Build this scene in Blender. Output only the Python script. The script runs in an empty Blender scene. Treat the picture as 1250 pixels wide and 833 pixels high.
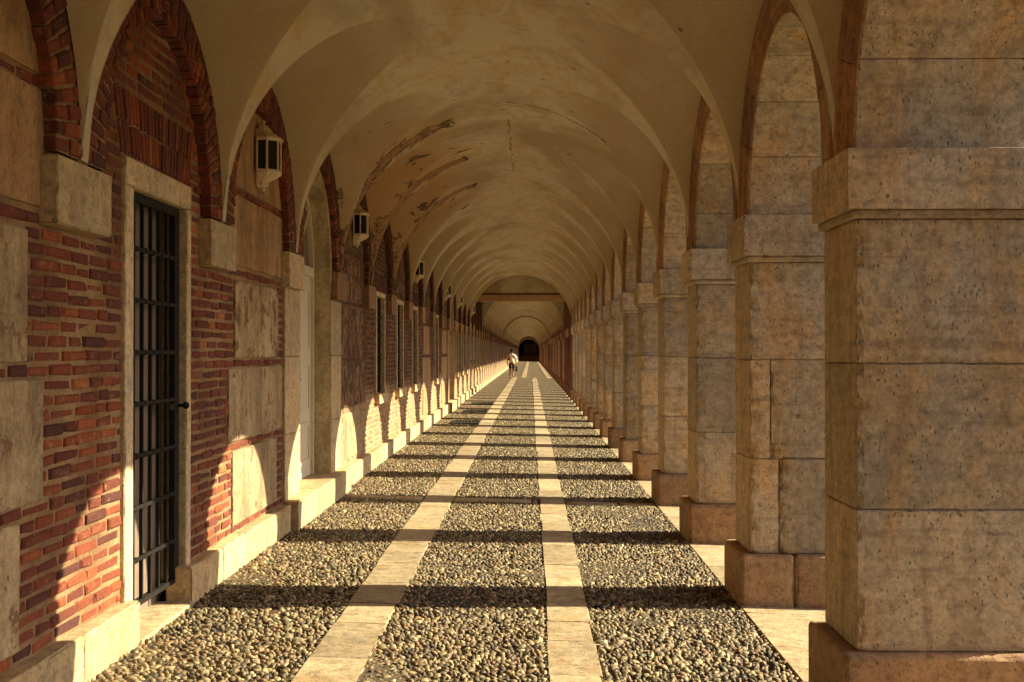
import bpy, bmesh, math, random
import numpy as np
from mathutils import Vector, Matrix, noise
random.seed(7)
rng = np.random.default_rng(11)
SC = bpy.context.scene
COL = SC.collection
PI = math.pi
R = math.radians

# ------------------------------------------------------------------ layout
S = 2.695                     # bay length
Y0 = 5.53                     # near face of pier 0
PT = 0.73                     # plinth depth along the corridor
KMIN, KMID, KBM, KEND = -3, 14, 18, 76
XI, XW = -2.155, -2.22        # front of brick arches, wall plane (left)
XR = 1.46                     # springing plane (right)
XC, RB, ZS = (XI + XR) / 2, (XR - XI) / 2, 2.62
RO, RI = 1.30, 1.02
XOUT = 2.36
def yk(k): return Y0 + S * k
def yp(k): return Y0 + PT / 2 + S * k          # pier centre
def yb(b): return yp(b) + S / 2                # bay centre
def zf(x): return 0.028 * (1.40 - x)           # floor falls towards the open side

# ------------------------------------------------------------------ node helpers
def new_mat(name):
    m = bpy.data.materials.new(name); m.use_nodes = True
    nt = m.node_tree; nt.nodes.clear()
    out = nt.nodes.new('ShaderNodeOutputMaterial')
    bs = nt.nodes.new('ShaderNodeBsdfPrincipled')
    nt.links.new(bs.outputs[0], out.inputs['Surface'])
    return m, nt, bs
def setin(nt, node, key, v):
    s = node.inputs[key]
    if isinstance(v, bpy.types.NodeSocket): nt.links.new(v, s)
    else: s.default_value = v
def pos(nt, scale=(1, 1, 1)):
    g = nt.nodes.new('ShaderNodeNewGeometry')
    m = nt.nodes.new('ShaderNodeMapping'); nt.links.new(g.outputs['Position'], m.inputs['Vector'])
    m.inputs['Scale'].default_value = scale
    return m.outputs[0]
def noise_n(nt, vec, scale, detail=4, rough=0.55, dist=0.0):
    n = nt.nodes.new('ShaderNodeTexNoise'); nt.links.new(vec, n.inputs['Vector'])
    n.inputs['Scale'].default_value = scale; n.inputs['Detail'].default_value = detail
    n.inputs['Roughness'].default_value = rough; n.inputs['Distortion'].default_value = dist
    return n.outputs[0]
def voro(nt, vec, scale, feature='F1', rnd=1.0):
    n = nt.nodes.new('ShaderNodeTexVoronoi'); n.feature = feature
    nt.links.new(vec, n.inputs['Vector']); n.inputs['Scale'].default_value = scale
    n.inputs['Randomness'].default_value = rnd
    return n
def ramp(nt, fac, stops, interp='LINEAR'):
    r = nt.nodes.new('ShaderNodeValToRGB'); r.color_ramp.interpolation = interp
    el = r.color_ramp.elements
    while len(el) < len(stops): el.new(0.5)
    for e, (p, c) in zip(el, stops):
        e.position = p
        if not hasattr(c, '__len__'): c = (c, c, c)
        e.color = (*c[:3], 1)
    nt.links.new(fac, r.inputs[0])
    return r.outputs[0]
def mix(nt, fac, a, b, blend='MIX'):
    m = nt.nodes.new('ShaderNodeMix'); m.data_type = 'RGBA'; m.blend_type = blend
    setin(nt, m, 0, fac)
    for i, v in ((6, a), (7, b)):
        if isinstance(v, bpy.types.NodeSocket): nt.links.new(v, m.inputs[i])
        else: m.inputs[i].default_value = (*v[:3], 1)
    return m.outputs[2]
def mth(nt, op, a, b=None, c=None, clamp=False):
    m = nt.nodes.new('ShaderNodeMath'); m.operation = op; m.use_clamp = clamp
    setin(nt, m, 0, a)
    if b is not None: setin(nt, m, 1, b)
    if c is not None: setin(nt, m, 2, c)
    return m.outputs[0]
def bump(nt, bs, h, strength=0.5, dist=0.02, prev=None):
    b = nt.nodes.new('ShaderNodeBump'); b.inputs['Strength'].default_value = strength
    b.inputs['Distance'].default_value = dist
    nt.links.new(h, b.inputs['Height'])
    if prev is not None: nt.links.new(prev, b.inputs['Normal'])
    nt.links.new(b.outputs[0], bs.inputs['Normal'])
    return b.outputs[0]
def attr(nt, name):
    a = nt.nodes.new('ShaderNodeAttribute'); a.attribute_name = name
    return a.outputs['Fac']
def sep(nt, vec):
    s = nt.nodes.new('ShaderNodeSeparateXYZ'); nt.links.new(vec, s.inputs[0]); return s.outputs
def rough(bs, v): bs.inputs['Roughness'].default_value = v

# ------------------------------------------------------------------ materials
def stone_mat(name, base, grey, ochre, pits=0.7, tint=True, blotch=1.0, patch=0.5, streak=False):
    m, nt, bs = new_mat(name)
    p = pos(nt)
    n1 = noise_n(nt, p, 1.3, 5, 0.6, 0.6)
    n2 = noise_n(nt, pos(nt, (1, 1, 0.42)), 3.3, 7, 0.62, 0.3)
    n3 = noise_n(nt, p, 55, 5, 0.78)
    n4 = noise_n(nt, p, 9, 7, 0.72)
    c = mix(nt, ramp(nt, n1, [(0.40, 0), (0.60, 1)]), grey, base)
    c = mix(nt, mth(nt, 'MULTIPLY', ramp(nt, n2, [(0.50, 0), (0.64, 1)]), patch), c, ochre)
    c = mix(nt, ramp(nt, n4, [(0.30, 0.5 * blotch), (0.52, 0)]), c, tuple(v * 0.42 for v in base))
    c = mix(nt, 1.0, c, ramp(nt, n3, [(0.30, 0.68), (0.5, 0.98), (0.70, 1.20)]), 'MULTIPLY')
    if tint:
        c = mix(nt, 1.0, c, ramp(nt, attr(nt, 'tint'), [(0, (0.72, 0.70, 0.67)), (1, (1.18, 1.13, 1.05))]), 'MULTIPLY')
    n6 = noise_n(nt, p, 17, 7, 0.75, 0.3)
    c = mix(nt, 1.0, c, ramp(nt, n6, [(0.34, 0.58), (0.5, 1.0), (0.66, 1.22)]), 'MULTIPLY')
    if streak:       # grime rising from the ground, rusty run-off near the arrises, tooling lines
        g = sep(nt, p)
        gr = mth(nt, 'SUBTRACT', 0.95, mth(nt, 'ADD', g[2], mth(nt, 'MULTIPLY', n2, 0.9)), clamp=True)
        c = mix(nt, mth(nt, 'MULTIPLY', gr, 1.1, clamp=True), c, (0.30, 0.17, 0.08))
        n7 = noise_n(nt, pos(nt, (2.6, 2.6, 0.30)), 2.2, 6, 0.7, 0.2)
        c = mix(nt, ramp(nt, n7, [(0.52, 0), (0.68, 0.62)]), c, (0.27, 0.19, 0.125))
        n8 = noise_n(nt, pos(nt, (0.5, 0.5, 7.0)), 3.0, 4, 0.6)
        c = mix(nt, 1.0, c, ramp(nt, n8, [(0.32, 0.78), (0.48, 1.0)]), 'MULTIPLY')
    pv = voro(nt, pos(nt, (1, 1, 0.55)), 42)
    pz = noise_n(nt, p, 6.5, 2)
    pit = mth(nt, 'MULTIPLY', ramp(nt, pv.outputs['Distance'], [(0.10, 1), (0.24, 0)]),
              ramp(nt, pz, [(0.44, 0), (0.54, 1)]))
    pv2 = voro(nt, p, 11)
    pit2 = mth(nt, 'MULTIPLY', ramp(nt, pv2.outputs['Distance'], [(0.05, 1), (0.12, 0)]),
               ramp(nt, noise_n(nt, p, 3.3, 2), [(0.46, 0), (0.56, 1)]))
    pit = mth(nt, 'MAXIMUM', pit, pit2)
    c = mix(nt, mth(nt, 'MULTIPLY', pit, pits), c, tuple(v * 0.22 for v in base))
    nt.links.new(c, bs.inputs['Base Color']); rough(bs, 0.85)
    h = mth(nt, 'ADD', mth(nt, 'MULTIPLY', n3, 0.25), mth(nt, 'MULTIPLY', n4, 0.8))
    h = mth(nt, 'SUBTRACT', h, mth(nt, 'MULTIPLY', pit, 0.6))
    bump(nt, bs, h, 0.6, 0.018)
    return m
M = {}
M['pier'] = stone_mat('pier_limestone', (0.57, 0.465, 0.345), (0.455, 0.405, 0.345), (0.60, 0.40, 0.20), 0.75, blotch=1.0, patch=0.8, streak=True)
M['pier_base'] = stone_mat('plinth_limestone', (0.46, 0.285, 0.165), (0.37, 0.26, 0.17), (0.38, 0.18, 0.085), 0.7)
M['archivolt'] = stone_mat('arch_limestone', (0.42, 0.235, 0.125), (0.33, 0.205, 0.125), (0.36, 0.165, 0.075), 0.5)
M['impost'] = stone_mat('impost_limestone', (0.58, 0.46, 0.29), (0.46, 0.38, 0.26), (0.56, 0.37, 0.19), 0.6)
M['left_plinth'] = stone_mat('left_plinth_limestone', (0.60, 0.47, 0.28), (0.52, 0.41, 0.26), (0.55, 0.36, 0.17), 0.5, patch=0.5)
M['frame'] = stone_mat('frame_limestone', (0.66, 0.55, 0.38), (0.56, 0.48, 0.35), (0.60, 0.44, 0.25), 0.4, patch=0.4)
M['slab'] = stone_mat('floor_slab_limestone', (0.47, 0.385, 0.25), (0.38, 0.315, 0.21), (0.36, 0.25, 0.135), 0.6, patch=0.9, blotch=1.5)
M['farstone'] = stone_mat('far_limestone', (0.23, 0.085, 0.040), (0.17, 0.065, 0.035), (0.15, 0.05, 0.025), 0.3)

def stucco_mat(name, base, dark, red, amount):
    m, nt, bs = new_mat(name)
    p = pos(nt)
    n1 = noise_n(nt, p, 1.7, 6, 0.65, 0.4)
    n2 = noise_n(nt, pos(nt, (1, 1, 0.35)), 4.3, 6, 0.7, 0.5)
    n3 = noise_n(nt, p, 45, 3, 0.7)
    n5 = noise_n(nt, p, 7, 8, 0.72, 0.2)
    c = mix(nt, ramp(nt, n1, [(0.36, 0), (0.62, 1)]), dark, base)
    c = mix(nt, ramp(nt, n2, [(0.42, 0), (0.62, 0.85)]), c, tuple(v * 0.55 for v in dark))
    n10 = noise_n(nt, p, 15, 7, 0.78, 0.3)
    c = mix(nt, 1.0, c, ramp(nt, n10, [(0.34, 0.62), (0.52, 1.0), (0.7, 1.12)]), 'MULTIPLY')
    k = ramp(nt, n5, [(0.60 - amount, 0), (0.635 - amount, 1)])
    c = mix(nt, k, c, red)
    c = mix(nt, 1.0, c, ramp(nt, n3, [(0.25, 0.7), (0.75, 1.2)]), 'MULTIPLY')
    nt.links.new(c, bs.inputs['Base Color']); rough(bs, 0.9)
    h = mth(nt, 'SUBTRACT', mth(nt, 'MULTIPLY', n3, 0.3), mth(nt, 'MULTIPLY', k, 0.5))
    h = mth(nt, 'ADD', h, mth(nt, 'MULTIPLY', n1, 0.8))
    bump(nt, bs, h, 0.5, 0.02)
    return m
M['stucco'] = stucco_mat('ochre_stucco', (0.53, 0.40, 0.24), (0.41, 0.295, 0.17), (0.22, 0.12, 0.06), 0.02)
M['stucco_warm'] = stucco_mat('warm_stucco', (0.53, 0.33, 0.165), (0.43, 0.25, 0.12), (0.24, 0.10, 0.05), -0.05)
M['stucco_peel'] = stucco_mat('peeling_stucco', (0.58, 0.44, 0.26), (0.48, 0.34, 0.19), (0.19, 0.10, 0.05), 0.085)
M['stucco_decay'] = stucco_mat('decayed_stucco', (0.40, 0.22, 0.10), (0.20, 0.095, 0.045), (0.060, 0.028, 0.018), 0.12)
M['reveal'] = stucco_mat('cream_reveal_plaster', (0.62, 0.52, 0.34), (0.52, 0.42, 0.26), (0.30, 0.19, 0.10), -0.01)

def soot_and_pale(nt, c, a=0.6):
    # the stretch of wall past the tall door is sooty above and turned paler near the ground
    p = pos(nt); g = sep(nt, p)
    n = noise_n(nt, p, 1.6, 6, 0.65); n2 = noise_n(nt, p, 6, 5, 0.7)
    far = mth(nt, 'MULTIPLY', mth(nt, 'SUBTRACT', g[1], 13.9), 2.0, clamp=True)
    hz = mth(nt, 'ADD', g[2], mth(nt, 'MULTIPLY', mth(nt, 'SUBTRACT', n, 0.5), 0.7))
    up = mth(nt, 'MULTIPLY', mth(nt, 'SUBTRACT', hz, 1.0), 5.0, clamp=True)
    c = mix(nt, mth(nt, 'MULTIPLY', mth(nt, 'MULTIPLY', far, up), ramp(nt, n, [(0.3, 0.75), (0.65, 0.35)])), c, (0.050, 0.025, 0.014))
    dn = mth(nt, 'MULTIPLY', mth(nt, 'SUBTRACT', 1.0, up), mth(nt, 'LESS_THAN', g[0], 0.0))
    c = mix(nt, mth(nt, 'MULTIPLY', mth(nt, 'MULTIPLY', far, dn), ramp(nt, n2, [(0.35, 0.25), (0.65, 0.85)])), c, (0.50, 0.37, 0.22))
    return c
def brick_mat():
    m, nt, bs = new_mat('weathered_red_brick')
    p = pos(nt)
    t = attr(nt, 'tint')
    c = ramp(nt, t, [(0, (0.075, 0.018, 0.012)), (0.25, (0.145, 0.029, 0.015)), (0.55, (0.235, 0.050, 0.019)),
                     (0.85, (0.34, 0.088, 0.027)), (1.0, (0.44, 0.165, 0.055))])
    n = noise_n(nt, p, 30, 5, 0.7)
    c = mix(nt, 1.0, c, ramp(nt, n, [(0.3, 0.6), (0.7, 1.3)]), 'MULTIPLY')
    n2 = noise_n(nt, p, 11, 6, 0.7)
    c = mix(nt, ramp(nt, n2, [(0.58, 0), (0.68, 0.55)]), c, (0.42, 0.29, 0.17))
    n3 = noise_n(nt, p, 0.9, 4, 0.6)
    c = mix(nt, ramp(nt, n3, [(0.40, 0.55), (0.58, 0)]), c, (0.075, 0.025, 0.022))
    c = soot_and_pale(nt, c)
    nt.links.new(c, bs.inputs['Base Color']); rough(bs, 0.88)
    bump(nt, bs, mth(nt, 'ADD', n, n2), 0.5, 0.012)
    return m
M['brick'] = brick_mat()
def mortar_mat():
    m, nt, bs = new_mat('sandy_mortar')
    p = pos(nt)
    n = noise_n(nt, p, 28, 6, 0.7); n1 = noise_n(nt, p, 1.4, 4)
    c = mix(nt, ramp(nt, n1, [(0.38, 0), (0.6, 1)]), (0.20, 0.105, 0.050), (0.40, 0.26, 0.13))
    c = mix(nt, 1.0, c, ramp(nt, n, [(0.3, 0.65), (0.7, 1.15)]), 'MULTIPLY')
    c = soot_and_pale(nt, c)
    nt.links.new(c, bs.inputs['Base Color']); rough(bs, 0.95)
    bump(nt, bs, n, 0.8, 0.02)
    return m
M['mortar'] = mortar_mat()
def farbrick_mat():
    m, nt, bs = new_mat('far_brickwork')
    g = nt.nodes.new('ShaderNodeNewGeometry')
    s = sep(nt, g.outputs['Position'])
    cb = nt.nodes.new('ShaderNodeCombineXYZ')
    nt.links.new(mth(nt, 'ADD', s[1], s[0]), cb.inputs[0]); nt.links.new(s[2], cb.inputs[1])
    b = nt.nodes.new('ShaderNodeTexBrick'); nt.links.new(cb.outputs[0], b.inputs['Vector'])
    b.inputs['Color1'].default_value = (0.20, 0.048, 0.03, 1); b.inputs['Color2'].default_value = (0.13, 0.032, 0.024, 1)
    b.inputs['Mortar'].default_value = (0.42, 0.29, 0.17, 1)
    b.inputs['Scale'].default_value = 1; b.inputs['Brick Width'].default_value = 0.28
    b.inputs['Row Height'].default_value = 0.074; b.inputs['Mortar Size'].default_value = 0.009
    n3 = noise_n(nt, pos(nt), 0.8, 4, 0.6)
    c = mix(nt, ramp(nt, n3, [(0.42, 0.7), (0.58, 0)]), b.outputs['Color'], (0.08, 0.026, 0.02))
    c = soot_and_pale(nt, c)
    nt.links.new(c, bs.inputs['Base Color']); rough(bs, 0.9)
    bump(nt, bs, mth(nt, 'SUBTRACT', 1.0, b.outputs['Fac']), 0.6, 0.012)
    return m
M['farbrick'] = farbrick_mat()

def vault_mat(name='aged_cream_vault_plaster', lun=False):
    m, nt, bs = new_mat(name)
    p = pos(nt); g = sep(nt, p)
    x, y, z = g[0], g[1], g[2]
    n1 = noise_n(nt, p, 0.9, 6, 0.62, 0.5)
    n2 = noise_n(nt, pos(nt, (2.2, 0.6, 1)), 1.6, 6, 0.7, 0.8)
    n3 = noise_n(nt, p, 30, 3, 0.7)
    n4 = noise_n(nt, p, 4.2, 8, 0.72, 0.4)
    n9 = noise_n(nt, pos(nt, (1.0, 0.5, 1)), 0.55, 5, 0.6, 1.0)
    c = mix(nt, ramp(nt, n1, [(0.38, 0), (0.62, 1)]), (0.60, 0.575, 0.50), (0.65, 0.58, 0.42))
    c = mix(nt, ramp(nt, n2, [(0.50, 0), (0.62, 0.75)]), c, (0.56, 0.42, 0.20))
    c = mix(nt, ramp(nt, n4, [(0.34, 0.6), (0.47, 0)]), c, (0.36, 0.33, 0.275))
    c = mix(nt, ramp(nt, n9, [(0.48, 0), (0.62, 0.75)]), c, (0.36, 0.28, 0.17))
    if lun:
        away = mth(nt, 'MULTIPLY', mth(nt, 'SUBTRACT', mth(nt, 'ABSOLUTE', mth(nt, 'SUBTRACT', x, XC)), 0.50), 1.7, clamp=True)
        c = mix(nt, mth(nt, 'MULTIPLY', away, ramp(nt, n1, [(0.3, 0.7), (0.65, 0.95)])), c, (0.40, 0.31, 0.20))  # ochre stain, deepened to paint in shade that sets lunettes off from ribs
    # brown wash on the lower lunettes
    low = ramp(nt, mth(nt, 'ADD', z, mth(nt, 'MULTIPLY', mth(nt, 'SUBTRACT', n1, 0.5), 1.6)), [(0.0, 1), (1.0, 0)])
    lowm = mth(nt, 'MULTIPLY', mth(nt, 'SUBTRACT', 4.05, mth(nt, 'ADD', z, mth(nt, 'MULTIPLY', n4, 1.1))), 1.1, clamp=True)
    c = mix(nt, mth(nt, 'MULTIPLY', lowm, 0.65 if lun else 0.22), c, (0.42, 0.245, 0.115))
    # damp, spalled plaster over the third to sixth left bays
    d1 = mth(nt, 'ABSOLUTE', mth(nt, 'SUBTRACT', y, 17.6))
    wy = ramp(nt, mth(nt, 'DIVIDE', d1, 5.2), [(0.55, 1), (1.0, 0)])
    wx = mth(nt, 'MULTIPLY', mth(nt, 'ADD', mth(nt, 'MULTIPLY', x, -1.0), -0.75), 1.5, clamp=True)
    damp = mth(nt, 'MULTIPLY', wy, wx)
    c = mix(nt, mth(nt, 'MULTIPLY', damp, ramp(nt, n1, [(0.3, 0.35), (0.6, 0.9)])), c, (0.47, 0.27, 0.12))
    n6 = noise_n(nt, pos(nt, (1.5, 1.7, 1.3)), 1.5, 9, 0.62, 0.3)
    sp = mth(nt, 'MULTIPLY', damp, ramp(nt, n6, [(0.545, 0), (0.575, 1)]), clamp=True)
    raw = mth(nt, 'MULTIPLY', mth(nt, 'SUBTRACT', n6, 0.60), damp)
    for (yr, w_) in ((16.70, 1.0), (19.40, 1.0), (14.0, 0.6)):
        dd = mth(nt, 'ABSOLUTE', mth(nt, 'SUBTRACT', y, yr))
        edge = mth(nt, 'ADD', mth(nt, 'MULTIPLY', n4, 1.3), mth(nt, 'MULTIPLY', n6, 0.9))
        band = mth(nt, 'SUBTRACT', edge, mth(nt, 'ADD', mth(nt, 'MULTIPLY', dd, 1.0), 0.87))
        bx = mth(nt, 'MULTIPLY', mth(nt, 'MULTIPLY', mth(nt, 'SUBTRACT', -0.72, mth(nt, 'ADD', x, mth(nt, 'MULTIPLY', n1, 0.25))), 5.0, clamp=True), w_)
        raw = mth(nt, 'MAXIMUM', raw, mth(nt, 'MULTIPLY', band, bx))
    sp = mth(nt, 'MULTIPLY', raw, 60.0, clamp=True)
    inn = ramp(nt, n4, [(0.35, (0.20, 0.10, 0.05)), (0.6, (0.40, 0.235, 0.12))])
    spc = mix(nt, ramp(nt, raw, [(0.0, 0), (0.035, 0.1), (0.10, 1)]), (0.055, 0.026, 0.014), inn)
    c = mix(nt, sp, c, spc)
    # long crack along the crown and one across it
    wob = mth(nt, 'MULTIPLY', mth(nt, 'SUBTRACT', noise_n(nt, p, 2.6, 6, 0.7), 0.5), 0.30)
    a = mth(nt, 'ABSOLUTE', mth(nt, 'ADD', mth(nt, 'ADD', x, 0.27), mth(nt, 'MULTIPLY', wob, 0.55)))
    ka = mth(nt, 'MULTIPLY', mth(nt, 'LESS_THAN', a, mth(nt, 'MULTIPLY', n4, 0.020)),
             mth(nt, 'LESS_THAN', mth(nt, 'ABSOLUTE', mth(nt, 'SUBTRACT', y, 16.4)), 2.1))
    b_ = mth(nt, 'ABSOLUTE', mth(nt, 'ADD', mth(nt, 'SUBTRACT', y, mth(nt, 'ADD', 13.42, mth(nt, 'MULTIPLY', x, 0.10))), mth(nt, 'MULTIPLY', wob, 0.8)))
    kb = mth(nt, 'MULTIPLY', mth(nt, 'LESS_THAN', b_, mth(nt, 'MULTIPLY', n4, 0.035)),
             mth(nt, 'LESS_THAN', mth(nt, 'ABSOLUTE', mth(nt, 'SUBTRACT', x, 0.28)), 0.55))
    # pinholes and flakes
    pv = voro(nt, p, 2.1)
    fl = mth(nt, 'MULTIPLY', mth(nt, 'LESS_THAN', pv.outputs['Distance'], 0.055), ramp(nt, n4, [(0.42, 0), (0.5, 1)]))
    brk = ramp(nt, noise_n(nt, p, 5.5, 4, 0.7), [(0.42, 0), (0.52, 1)])
    ka = mth(nt, 'MULTIPLY', ka, brk); kb = mth(nt, 'MULTIPLY', kb, ramp(nt, noise_n(nt, p, 3.1, 5, 0.7), [(0.38, 0.15), (0.5, 1)]))
    crk = mth(nt, 'MAXIMUM', mth(nt, 'MULTIPLY', ka, 0.75), mth(nt, 'MAXIMUM', kb, mth(nt, 'MULTIPLY', fl, 0.75)))
    c = mix(nt, crk, c, (0.09, 0.05, 0.025))
    c = mix(nt, 1.0, c, ramp(nt, n3, [(0.25, 0.9), (0.75, 1.06)]), 'MULTIPLY')
    nt.links.new(c, bs.inputs['Base Color']); rough(bs, 0.85)
    h = mth(nt, 'SUBTRACT', mth(nt, 'ADD', mth(nt, 'MULTIPLY', n3, 0.12), mth(nt, 'MULTIPLY', n4, 0.5)),
            mth(nt, 'ADD', mth(nt, 'MULTIPLY', sp, 0.5), crk))
    bump(nt, bs, mth(nt, 'ADD', h, mth(nt, 'MULTIPLY', n1, 1.6)), 0.45, 0.03)
    return m
M['vault'] = vault_mat()
M['lunette'] = vault_mat('shaded_ochre_lunette_plaster', True)

def pebble_mat():
    m, nt, bs = new_mat('river_pebble')
    p = pos(nt)
    c = ramp(nt, attr(nt, 'tint'), [(0, (0.025, 0.017, 0.009)), (0.18, (0.075, 0.053, 0.026)), (0.42, (0.17, 0.128, 0.063)),
             (0.64, (0.28, 0.218, 0.11)), (0.76, (0.19, 0.10, 0.052)), (0.86, (0.12, 0.095, 0.06)), (1, (0.50, 0.41, 0.235))])
    n = noise_n(nt, p, 40, 4, 0.6)
    c = mix(nt, 1.0, c, ramp(nt, n, [(0.3, 0.7), (0.7, 1.15)]), 'MULTIPLY')
    nt.links.new(c, bs.inputs['Base Color']); rough(bs, 0.6)
    bump(nt, bs, n, 0.3, 0.006)
    return m
M['pebble'] = pebble_mat()
def dirt_mat():
    m, nt, bs = new_mat('packed_dirt')
    p = pos(nt)
    n = noise_n(nt, p, 14, 6, 0.7); n1 = noise_n(nt, p, 1.0, 4)
    c = mix(nt, ramp(nt, n1, [(0.4, 0), (0.62, 1)]), (0.025, 0.017, 0.010), (0.13, 0.095, 0.052))
    c = mix(nt, 1.0, c, ramp(nt, n, [(0.3, 0.6), (0.7, 1.2)]), 'MULTIPLY')
    nt.links.new(c, bs.inputs['Base Color']); rough(bs, 0.95)
    bump(nt, bs, n, 0.8, 0.02)
    return m
M['dirt'] = dirt_mat()
def farcobble_mat():
    m, nt, bs = new_mat('distant_cobbles')
    p = pos(nt, (1, 0.72, 1))
    v = voro(nt, p, 17); e = voro(nt, p, 17, 'DISTANCE_TO_EDGE')
    rc = nt.nodes.new('ShaderNodeSeparateColor'); nt.links.new(v.outputs['Color'], rc.inputs[0])
    c = ramp(nt, rc.outputs[0], [(0, (0.10, 0.072, 0.04)), (0.4, (0.24, 0.18, 0.095)), (0.7, (0.34, 0.26, 0.14)), (1, (0.24, 0.15, 0.08))])
    ed = ramp(nt, e.outputs['Distance'], [(0.03, 0), (0.16, 1)])
    c = mix(nt, ed, (0.03, 0.022, 0.014), c)
    nt.links.new(c, bs.inputs['Base Color']); rough(bs, 0.75)
    bump(nt, bs, ramp(nt, e.outputs['Distance'], [(0.0, 0), (0.5, 1)], 'EASE'), 1.0, 0.05)
    return m
M['farcobble'] = farcobble_mat()
def sand_mat():
    m, nt, bs = new_mat('sandy_square')
    p = pos(nt); n = noise_n(nt, p, 3, 6, 0.7)
    c = ramp(nt, n, [(0.3, (0.12, 0.10, 0.065)), (0.7, (0.19, 0.155, 0.10))])
    nt.links.new(c, bs.inputs['Base Color']); rough(bs, 0.95); bump(nt, bs, n, 0.4, 0.03)
    return m
M['sand'] = sand_mat()
def paint(name, col, rgh=0.5, metal=0.0, wear=0.25, wearcol=None, sc=9):
    m, nt, bs = new_mat(name)
    n = noise_n(nt, pos(nt), sc, 6, 0.7)
    c = mix(nt, ramp(nt, n, [(0.5, 0), (0.75, wear)]), col, wearcol or tuple(v * 0.5 for v in col))
    nt.links.new(c, bs.inputs['Base Color']); rough(bs, rgh); bs.inputs['Metallic'].default_value = metal
    bump(nt, bs, n, 0.2, 0.004)
    return m
M['iron'] = paint('black_iron', (0.012, 0.011, 0.011), 0.75, 0.0, 0.4, (0.06, 0.035, 0.02))
M['iron'].node_tree.nodes['Principled BSDF'].inputs['Specular IOR Level'].default_value = 0.2
M['iron_lit'] = paint('grey_iron', (0.06, 0.055, 0.05), 0.6, 0.3)
M['taupe'] = paint('taupe_board', (0.21, 0.155, 0.12), 0.7, 0, 0.5, sc=3)
M['white_wood'] = paint('cream_painted_wood', (0.66, 0.60, 0.47), 0.55, 0, 0.4, (0.42, 0.33, 0.20))
M['dark_wood'] = paint('dark_wood', (0.055, 0.04, 0.03), 0.6)
M['lantern'] = paint('cream_lantern_metal', (0.70, 0.58, 0.42), 0.45, 0.1, 0.5, (0.30, 0.19, 0.10), 25)
M['beam'] = paint('brown_beam', (0.47, 0.31, 0.18), 0.8, 0, 0.5, sc=4)
M['beam_dark'] = paint('dark_beam_edge', (0.10, 0.05, 0.03), 0.8)
M['black'] = paint('unlit_interior', (0.02, 0.016, 0.013), 0.9)
def glass(name, col):
    m, nt, bs = new_mat(name)
    bs.inputs['Base Color'].default_value = (*col, 1); rough(bs, 0.12)
    return m
M['pane'] = glass('dark_glass', (0.012, 0.014, 0.014))
M['fan'] = glass('fanlight_glass', (0.14, 0.12, 0.09))
M['skin'] = paint('skin', (0.30, 0.16, 0.10), 0.5, 0, 0.1)
M['shirt'] = paint('white_cotton', (0.80, 0.79, 0.77), 0.8, 0, 0.1)
M['shorts'] = paint('black_cotton', (0.02, 0.02, 0.022), 0.85, 0, 0.1)
M['hair'] = paint('black_hair', (0.012, 0.01, 0.009), 0.5)
M['leather'] = paint('brown_leather', (0.20, 0.09, 0.045), 0.5)
M['bag'] = paint('black_nylon', (0.018, 0.018, 0.02), 0.6)

# ------------------------------------------------------------------ mesh helpers
class MB:
    def __init__(s): s.v = []; s.f = []; s.t = []; s.m = []; s.sm = []
    def add(s, vs, fs, tint=0.5, mi=0, smooth=False):
        o = len(s.v); s.v.extend(vs)
        for f in fs:
            s.f.append([i + o for i in f]); s.t.append(tint); s.m.append(mi); s.sm.append(smooth)
    def box(s, x0, x1, y0, y1, z0, z1, tint=0.5, mi=0, tilt=False):
        vs = [(x, y, z + (zf(x) if tilt else 0)) for x in (x0, x1) for y in (y0, y1) for z in (z0, z1)]
        s.add(vs, [(0, 1, 3, 2), (4, 6, 7, 5), (0, 4, 5, 1), (2, 3, 7, 6), (0, 2, 6, 4), (1, 5, 7, 3)], tint, mi)
    def quad(s, a, b, c, d, tint=0.5, mi=0): s.add([a, b, c, d], [(0, 1, 2, 3)], tint, mi)
    def tube(s, p, q, r, n=8, mi=0, tint=0.5, r2=None):
        p = Vector(p); q = Vector(q); d = (q - p).normalized()
        a = d.orthogonal().normalized(); b = d.cross(a); r2 = r if r2 is None else r2
        vs = []
        for c, rr in ((p, r), (q, r2)):
            for i in range(n):
                t = 2 * PI * i / n; vs.append(tuple(c + a * math.cos(t) * rr + b * math.sin(t) * rr))
        fs = [(i, (i + 1) % n, n + (i + 1) % n, n + i) for i in range(n)]
        s.add(vs, fs, tint, mi, True)
        s.add([vs[i] for i in range(n)], [tuple(range(n))[::-1]], tint, mi)
        s.add([vs[n + i] for i in range(n)], [tuple(range(n))], tint, mi)
    def sphere(s, c, r, n=10, mi=0, sc=(1, 1, 1)):
        vs = []; fs = []
        for i in range(n // 2 + 1):
            a = PI * i / (n // 2)
            for j in range(n):
                b = 2 * PI * j / n
                vs.append((c[0] + r * sc[0] * math.sin(a) * math.cos(b), c[1] + r * sc[1] * math.sin(a) * math.sin(b), c[2] + r * sc[2] * math.cos(a)))
        for i in range(n // 2):
            for j in range(n):
                fs.append((i * n + j, (i + 1) * n + j, (i + 1) * n + (j + 1) % n, i * n + (j + 1) % n))
        s.add(vs, fs, 0.5, mi, True)
    def mesh(s, name, mats):
        me = bpy.data.meshes.new(name)
        me.from_pydata([tuple(v) for v in s.v], [], s.f)
        a = me.attributes.new('tint', 'FLOAT', 'FACE'); a.data.foreach_set('value', s.t)
        for m in (mats if isinstance(mats, (list, tuple)) else [mats]): me.materials.append(m)
        me.polygons.foreach_set('material_index', s.m)
        me.polygons.foreach_set('use_smooth', s.sm)
        me.update()
        return me
    def build(s, name, mats, parent=None): return link(name, s.mesh(name, mats), parent)

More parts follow.
